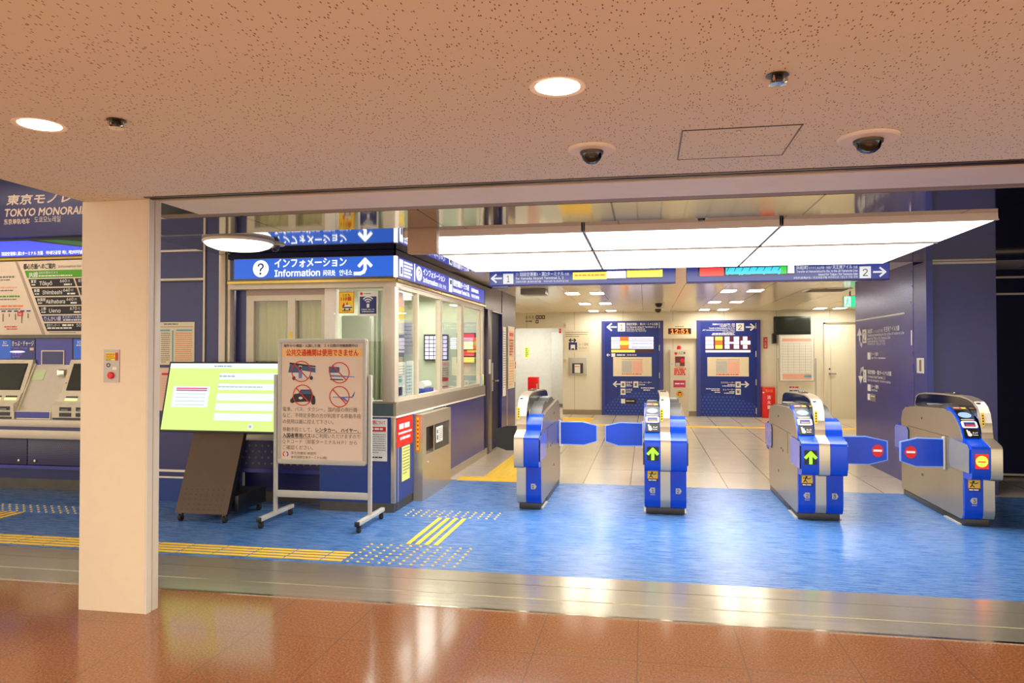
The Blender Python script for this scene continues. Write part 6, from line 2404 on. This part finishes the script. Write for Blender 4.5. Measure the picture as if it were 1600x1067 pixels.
EX = thing('exit_sign', 'green lit exit sign hanging from the hall ceiling by the sliding wall', 'sign', (3.35, 12.9, ZH))
MB().box((3.22, 12.88, 2.27), (3.44, 12.93, 2.46), M_WHITE, 0.004).build('housing', EX)
m = MB()
px_ = front(12.88)
m.rect(px_, 3.225, 2.275, 3.435, 2.455, G_EXIT, 0.002)
m.rect(px_, 3.235, 2.285, 3.33, 2.445, G_WHITE, 0.003)
m.oval(px_, 3.285, 2.415, 0.014, 0.016, G_EXIT, 0.004, 14)
m.stroke(px_, [(3.282, 2.395), (3.276, 2.35), (3.255, 2.30)], 0.02, G_EXIT, 0.004)
m.stroke(px_, [(3.276, 2.35), (3.305, 2.33), (3.31, 2.295)], 0.017, G_EXIT, 0.0045)
m.stroke(px_, [(3.25, 2.375), (3.282, 2.39), (3.315, 2.37)], 0.014, G_EXIT, 0.005)
m.build('pictogram', EX)
MB().box((3.32, 12.895, 2.46), (3.34, 12.915, ZH), M_GREY).build('stem', EX)


def mk(m, P):
    m.para(P, -1.97, -1.4, 2.08, 3, 0.05, 0.016, M_GINK, seed=60)
    m.arrow(P, -1.83, 1.84, 0.11, 0.025, M_INK, math.pi)
    m.arrow(P, -1.76, 1.84, 0.11, 0.025, M_INK, 0)
    m.rect(P, -1.89, 1.60, -1.68, 1.79, M_NINK)
    m.rect(P, -1.84, 1.64, -1.73, 1.73, M_WINK, 0.003)
    m.oval(P, -1.83, 1.625, 0.014, 0.014, M_WINK, 0.003, 12)
    m.oval(P, -1.74, 1.625, 0.014, 0.014, M_WINK, 0.003, 12)
    m.text(P, 'カート置場', -1.64, 1.71, 0.055, M_GINK, w=0.23)
    m.text(P, 'Cart Point', -1.64, 1.63, 0.04, M_GINK, w=0.2)


sheet('cart_sign', 'white cart sign with black arrows on the wall beside blue panel 1', 'sign', front(18.2), -2.0, 1.55, -1.38, 2.1, M_CREAM, mk)
WBX = thing('wall_control_box', 'grey control box set in the wall below the cart sign', 'control box', (-1.65, 18.2, 1.19))
MB().box((-1.87, 18.16, 0.98), (-1.44, 18.2, 1.41), M_LGREY, 0.005).build('plate', WBX)
m = MB()
pw = front(18.16)
m.rect(pw, -1.8, 1.02, -1.53, 1.27, M_DGREY, 0.002)
m.rect(pw, -1.74, 1.03, -1.60, 1.24, M_PAPER, 0.004)
m.words(pw, -1.73, -1.62, 1.18, 0.02, M_RINK, 0.005, 4)
m.build('panel_papers', WBX)
for z, lab in ((2.22, 'small beige switch on the wall above the cart sign'), (1.34, 'small beige switch on the wall beside the grey control box')):
    m = MB()
    m.box((-2.02, 18.18, z - 0.06), (-1.93, 18.2, z + 0.06), M_CREAM, 0.006)
    m.box((-1.995, 18.172, z - 0.02), (-1.955, 18.18, z + 0.02), M_TRIM, 0.003)
    tag(m.build('wall_switch', at=(-1.975, 18.2, z)), lab, 'switch')
m = MB()
m.box((-2.13, 18.17, 2.02), (-2.075, 18.2, 2.13), M_RED, 0.005)
m.box((-2.118, 18.165, 2.06), (-2.087, 18.17, 2.10), M_ORANGE)
tag(m.build('fire_alarm', at=(-2.1, 18.2, 2.07)), 'tiny red alarm at the corner of the corridor opening', 'alarm')
m = MB()
ph = front(18.2)
for a, b in ((-2.72, 2.38), (-2.64, 2.38), (-2.72, 2.27), (-2.56, 2.38)):
    m.slab(ph, [(a, b), (a + 0.07, b), (a + 0.07, b + 0.09), (a, b + 0.09)], M_INK, 0.004)
    m.rect(Pl((0, 18.196, 0)), a + 0.02, b + 0.02, a + 0.05, b + 0.07, M_WINK, 0.001)
m.text(ph, 'お手洗', -2.98, 2.38, 0.075, M_GINK, w=0.22)
m.words(ph, -2.98, -2.8, 2.31, 0.03, M_GINK, 0.002, 3)
tag(m.build('restroom_sign', at=(-2.75, 18.2, 2.36)), 'black pictograms and grey writing over the corridor opening', 'sign')
RB = thing('fire_hydrant_box', 'red box standing in the corridor behind the first ticket gate', 'fire box', (-2.98, 19.5, 0))
MB().box((-3.12, 19.4, 0), (-2.84, 19.65, 0.88), M_RED, 0.01).build('body', RB)
MB().box((-2.875, 19.385, 0.55), (-2.855, 19.4, 0.7), M_LGREY, 0.004).build('latch', RB)


def mk(m, P):
    m.para(P, -3.38, -3.28, 1.68, 5, 0.05, 0.03, M_GRINK, seed=7)


sheet('corridor_notice', 'small yellow-green notice on the corridor wall', 'notice', front(20.6), -3.4, 1.38, -3.26, 1.7, M_LIME, mk)

# ------------------------------------------------------------------ directions on the sliding wall
D = thing('direction_lettering', 'white direction lettering with arrows 2 and 1 on the violet sliding wall', 'sign', (2.97, 10.1, 1.4))
pl = facing_left(2.97)


def Yz(y):
    return -y


m = MB()
m.rect(pl, -11.2, 1.965, -9.2, 1.985, M_WINK, 0.003)
m.stroke(pl, [(-10.93, 1.62), (-11.0, 1.66), (-11.03, 1.74)], 0.06, M_WINK, 0.003)
m.stroke(pl, [(-11.03, 1.70), (-11.03, 1.79)], 0.06, M_WINK, 0.0032)
m.poly(pl, [(-11.15, 1.76), (-11.03, 1.87), (-10.91, 1.76)], M_WINK, 0.0036)
m.rect(pl, -10.89, 1.65, -10.70, 1.84, M_WINK, 0.003)
m.text(pl, '浜松町', -10.66, 1.78, 0.05, M_WINK, w=0.24, bold=0.03)
m.text(pl, 'のりかえ JR山手線・新橋', -10.40, 1.78, 0.036, M_WINK, w=0.38)
m.text(pl, '/ 天王洲アイル方面', -10.0, 1.785, 0.05, M_WINK, w=0.62, bold=0.03)
m.text(pl, 'Transfer at Hamamatsucho Sta. to the JR Yamanote Line', -10.66, 1.735, 0.034, M_WINK, w=1.44, bold=0.02)
m.text(pl, 'bound for Tokyo / for Tennozu Isle', -10.66, 1.69, 0.034, M_WINK, w=0.95, bold=0.02)
m.text(pl, '浜松町(换乘JR线) / 天王洲岛', -10.66, 1.655, 0.024, M_WINK, w=0.75)
m.text(pl, '하마마쓰초 / 덴노즈 아일', -10.66, 1.62, 0.024, M_WINK, w=0.75)
m.rect(pl, -10.66, 1.425, -10.52, 1.52, M_WINK, 0.003)
m.text(pl, 'カート置場', -10.49, 1.478, 0.04, M_WINK, w=0.3, bold=0.02)
m.text(pl, 'Cart Point', -10.49, 1.435, 0.03, M_WINK, w=0.26, bold=0.02)
m.words(pl, -10.2, -9.9, 1.44, 0.014, M_WINK, 0.003, 3)
m.stroke(pl, [(-10.86, 1.30), (-10.96, 1.28), (-11.0, 1.22), (-11.0, 1.17)], 0.055, M_WINK, 0.003)
m.poly(pl, [(-11.11, 1.19), (-10.99, 1.08), (-10.88, 1.19)], M_WINK, 0.0036)
m.rect(pl, -10.87, 1.11, -10.72, 1.285, M_WINK, 0.003)
m.text(pl, '羽田空港第1・第2ターミナル方面', -10.67, 1.235, 0.045, M_WINK, w=0.98, bold=0.03)
m.text(pl, 'for Haneda Airport Terminal 1, 2', -10.67, 1.18, 0.036, M_WINK, w=0.75, bold=0.02)
m.text(pl, '羽田机场第1,第2候机楼方面', -10.67, 1.135, 0.024, M_WINK, w=0.5)
m.text(pl, '하네다공항 제1,제2터미널', -10.14, 1.135, 0.024, M_WINK, w=0.42)
m.rect(pl, -10.67, 1.0, -10.53, 1.09, M_WINK, 0.003)
m.text(pl, 'カート置場', -10.5, 1.05, 0.04, M_WINK, w=0.3, bold=0.02)
m.text(pl, 'Cart Point', -10.5, 1.008, 0.03, M_WINK, w=0.26, bold=0.02)
m.rect(pl, -10.69, 0.87, -10.32, 0.97, M_GINK, 0.002)
m.rect(pl, -10.67, 0.88, -10.56, 0.96, M_WINK, 0.003)
m.words(pl, -10.53, -10.36, 0.93, 0.015, M_WINK, 0.003, 13)
m.build('lettering', D)
m = MB()
m.text(pl, '2', -10.795, 1.675, 0.14, M_INK, w=0.10, al='C', lift=0.005)
m.text(pl, '1', -10.795, 1.13, 0.13, M_INK, w=0.05, al='C', lift=0.005)
m.build('numbers', D)
HP = thing('recessed_door_handle', 'pale recessed handle plate on the blue jamb of the sliding wall', 'handle plate', (2.965, 8.7, 1.36))
pl = facing_left(2.965)
MB().slab(pl, [(-8.80, 1.29), (-8.60, 1.29), (-8.60, 1.455), (-8.80, 1.455)], M_LGREY, 0.006).build('plate', HP)
m = MB()
m.rect(pl, -8.72, 1.31, -8.66, 1.435, mat('handle_recess', (120, 76, 70), 0.5), 0.008)
m.build('recess', HP)
m = MB()
m.rect(facing_left(2.97), -9.0, 1.60, -8.97, 1.77, M_WINK, 0.002)
tag(m.build('small_lettering', at=(2.968, 8.98, 1.68)), 'tiny upright white lettering at the edge of the violet sliding wall', 'lettering')
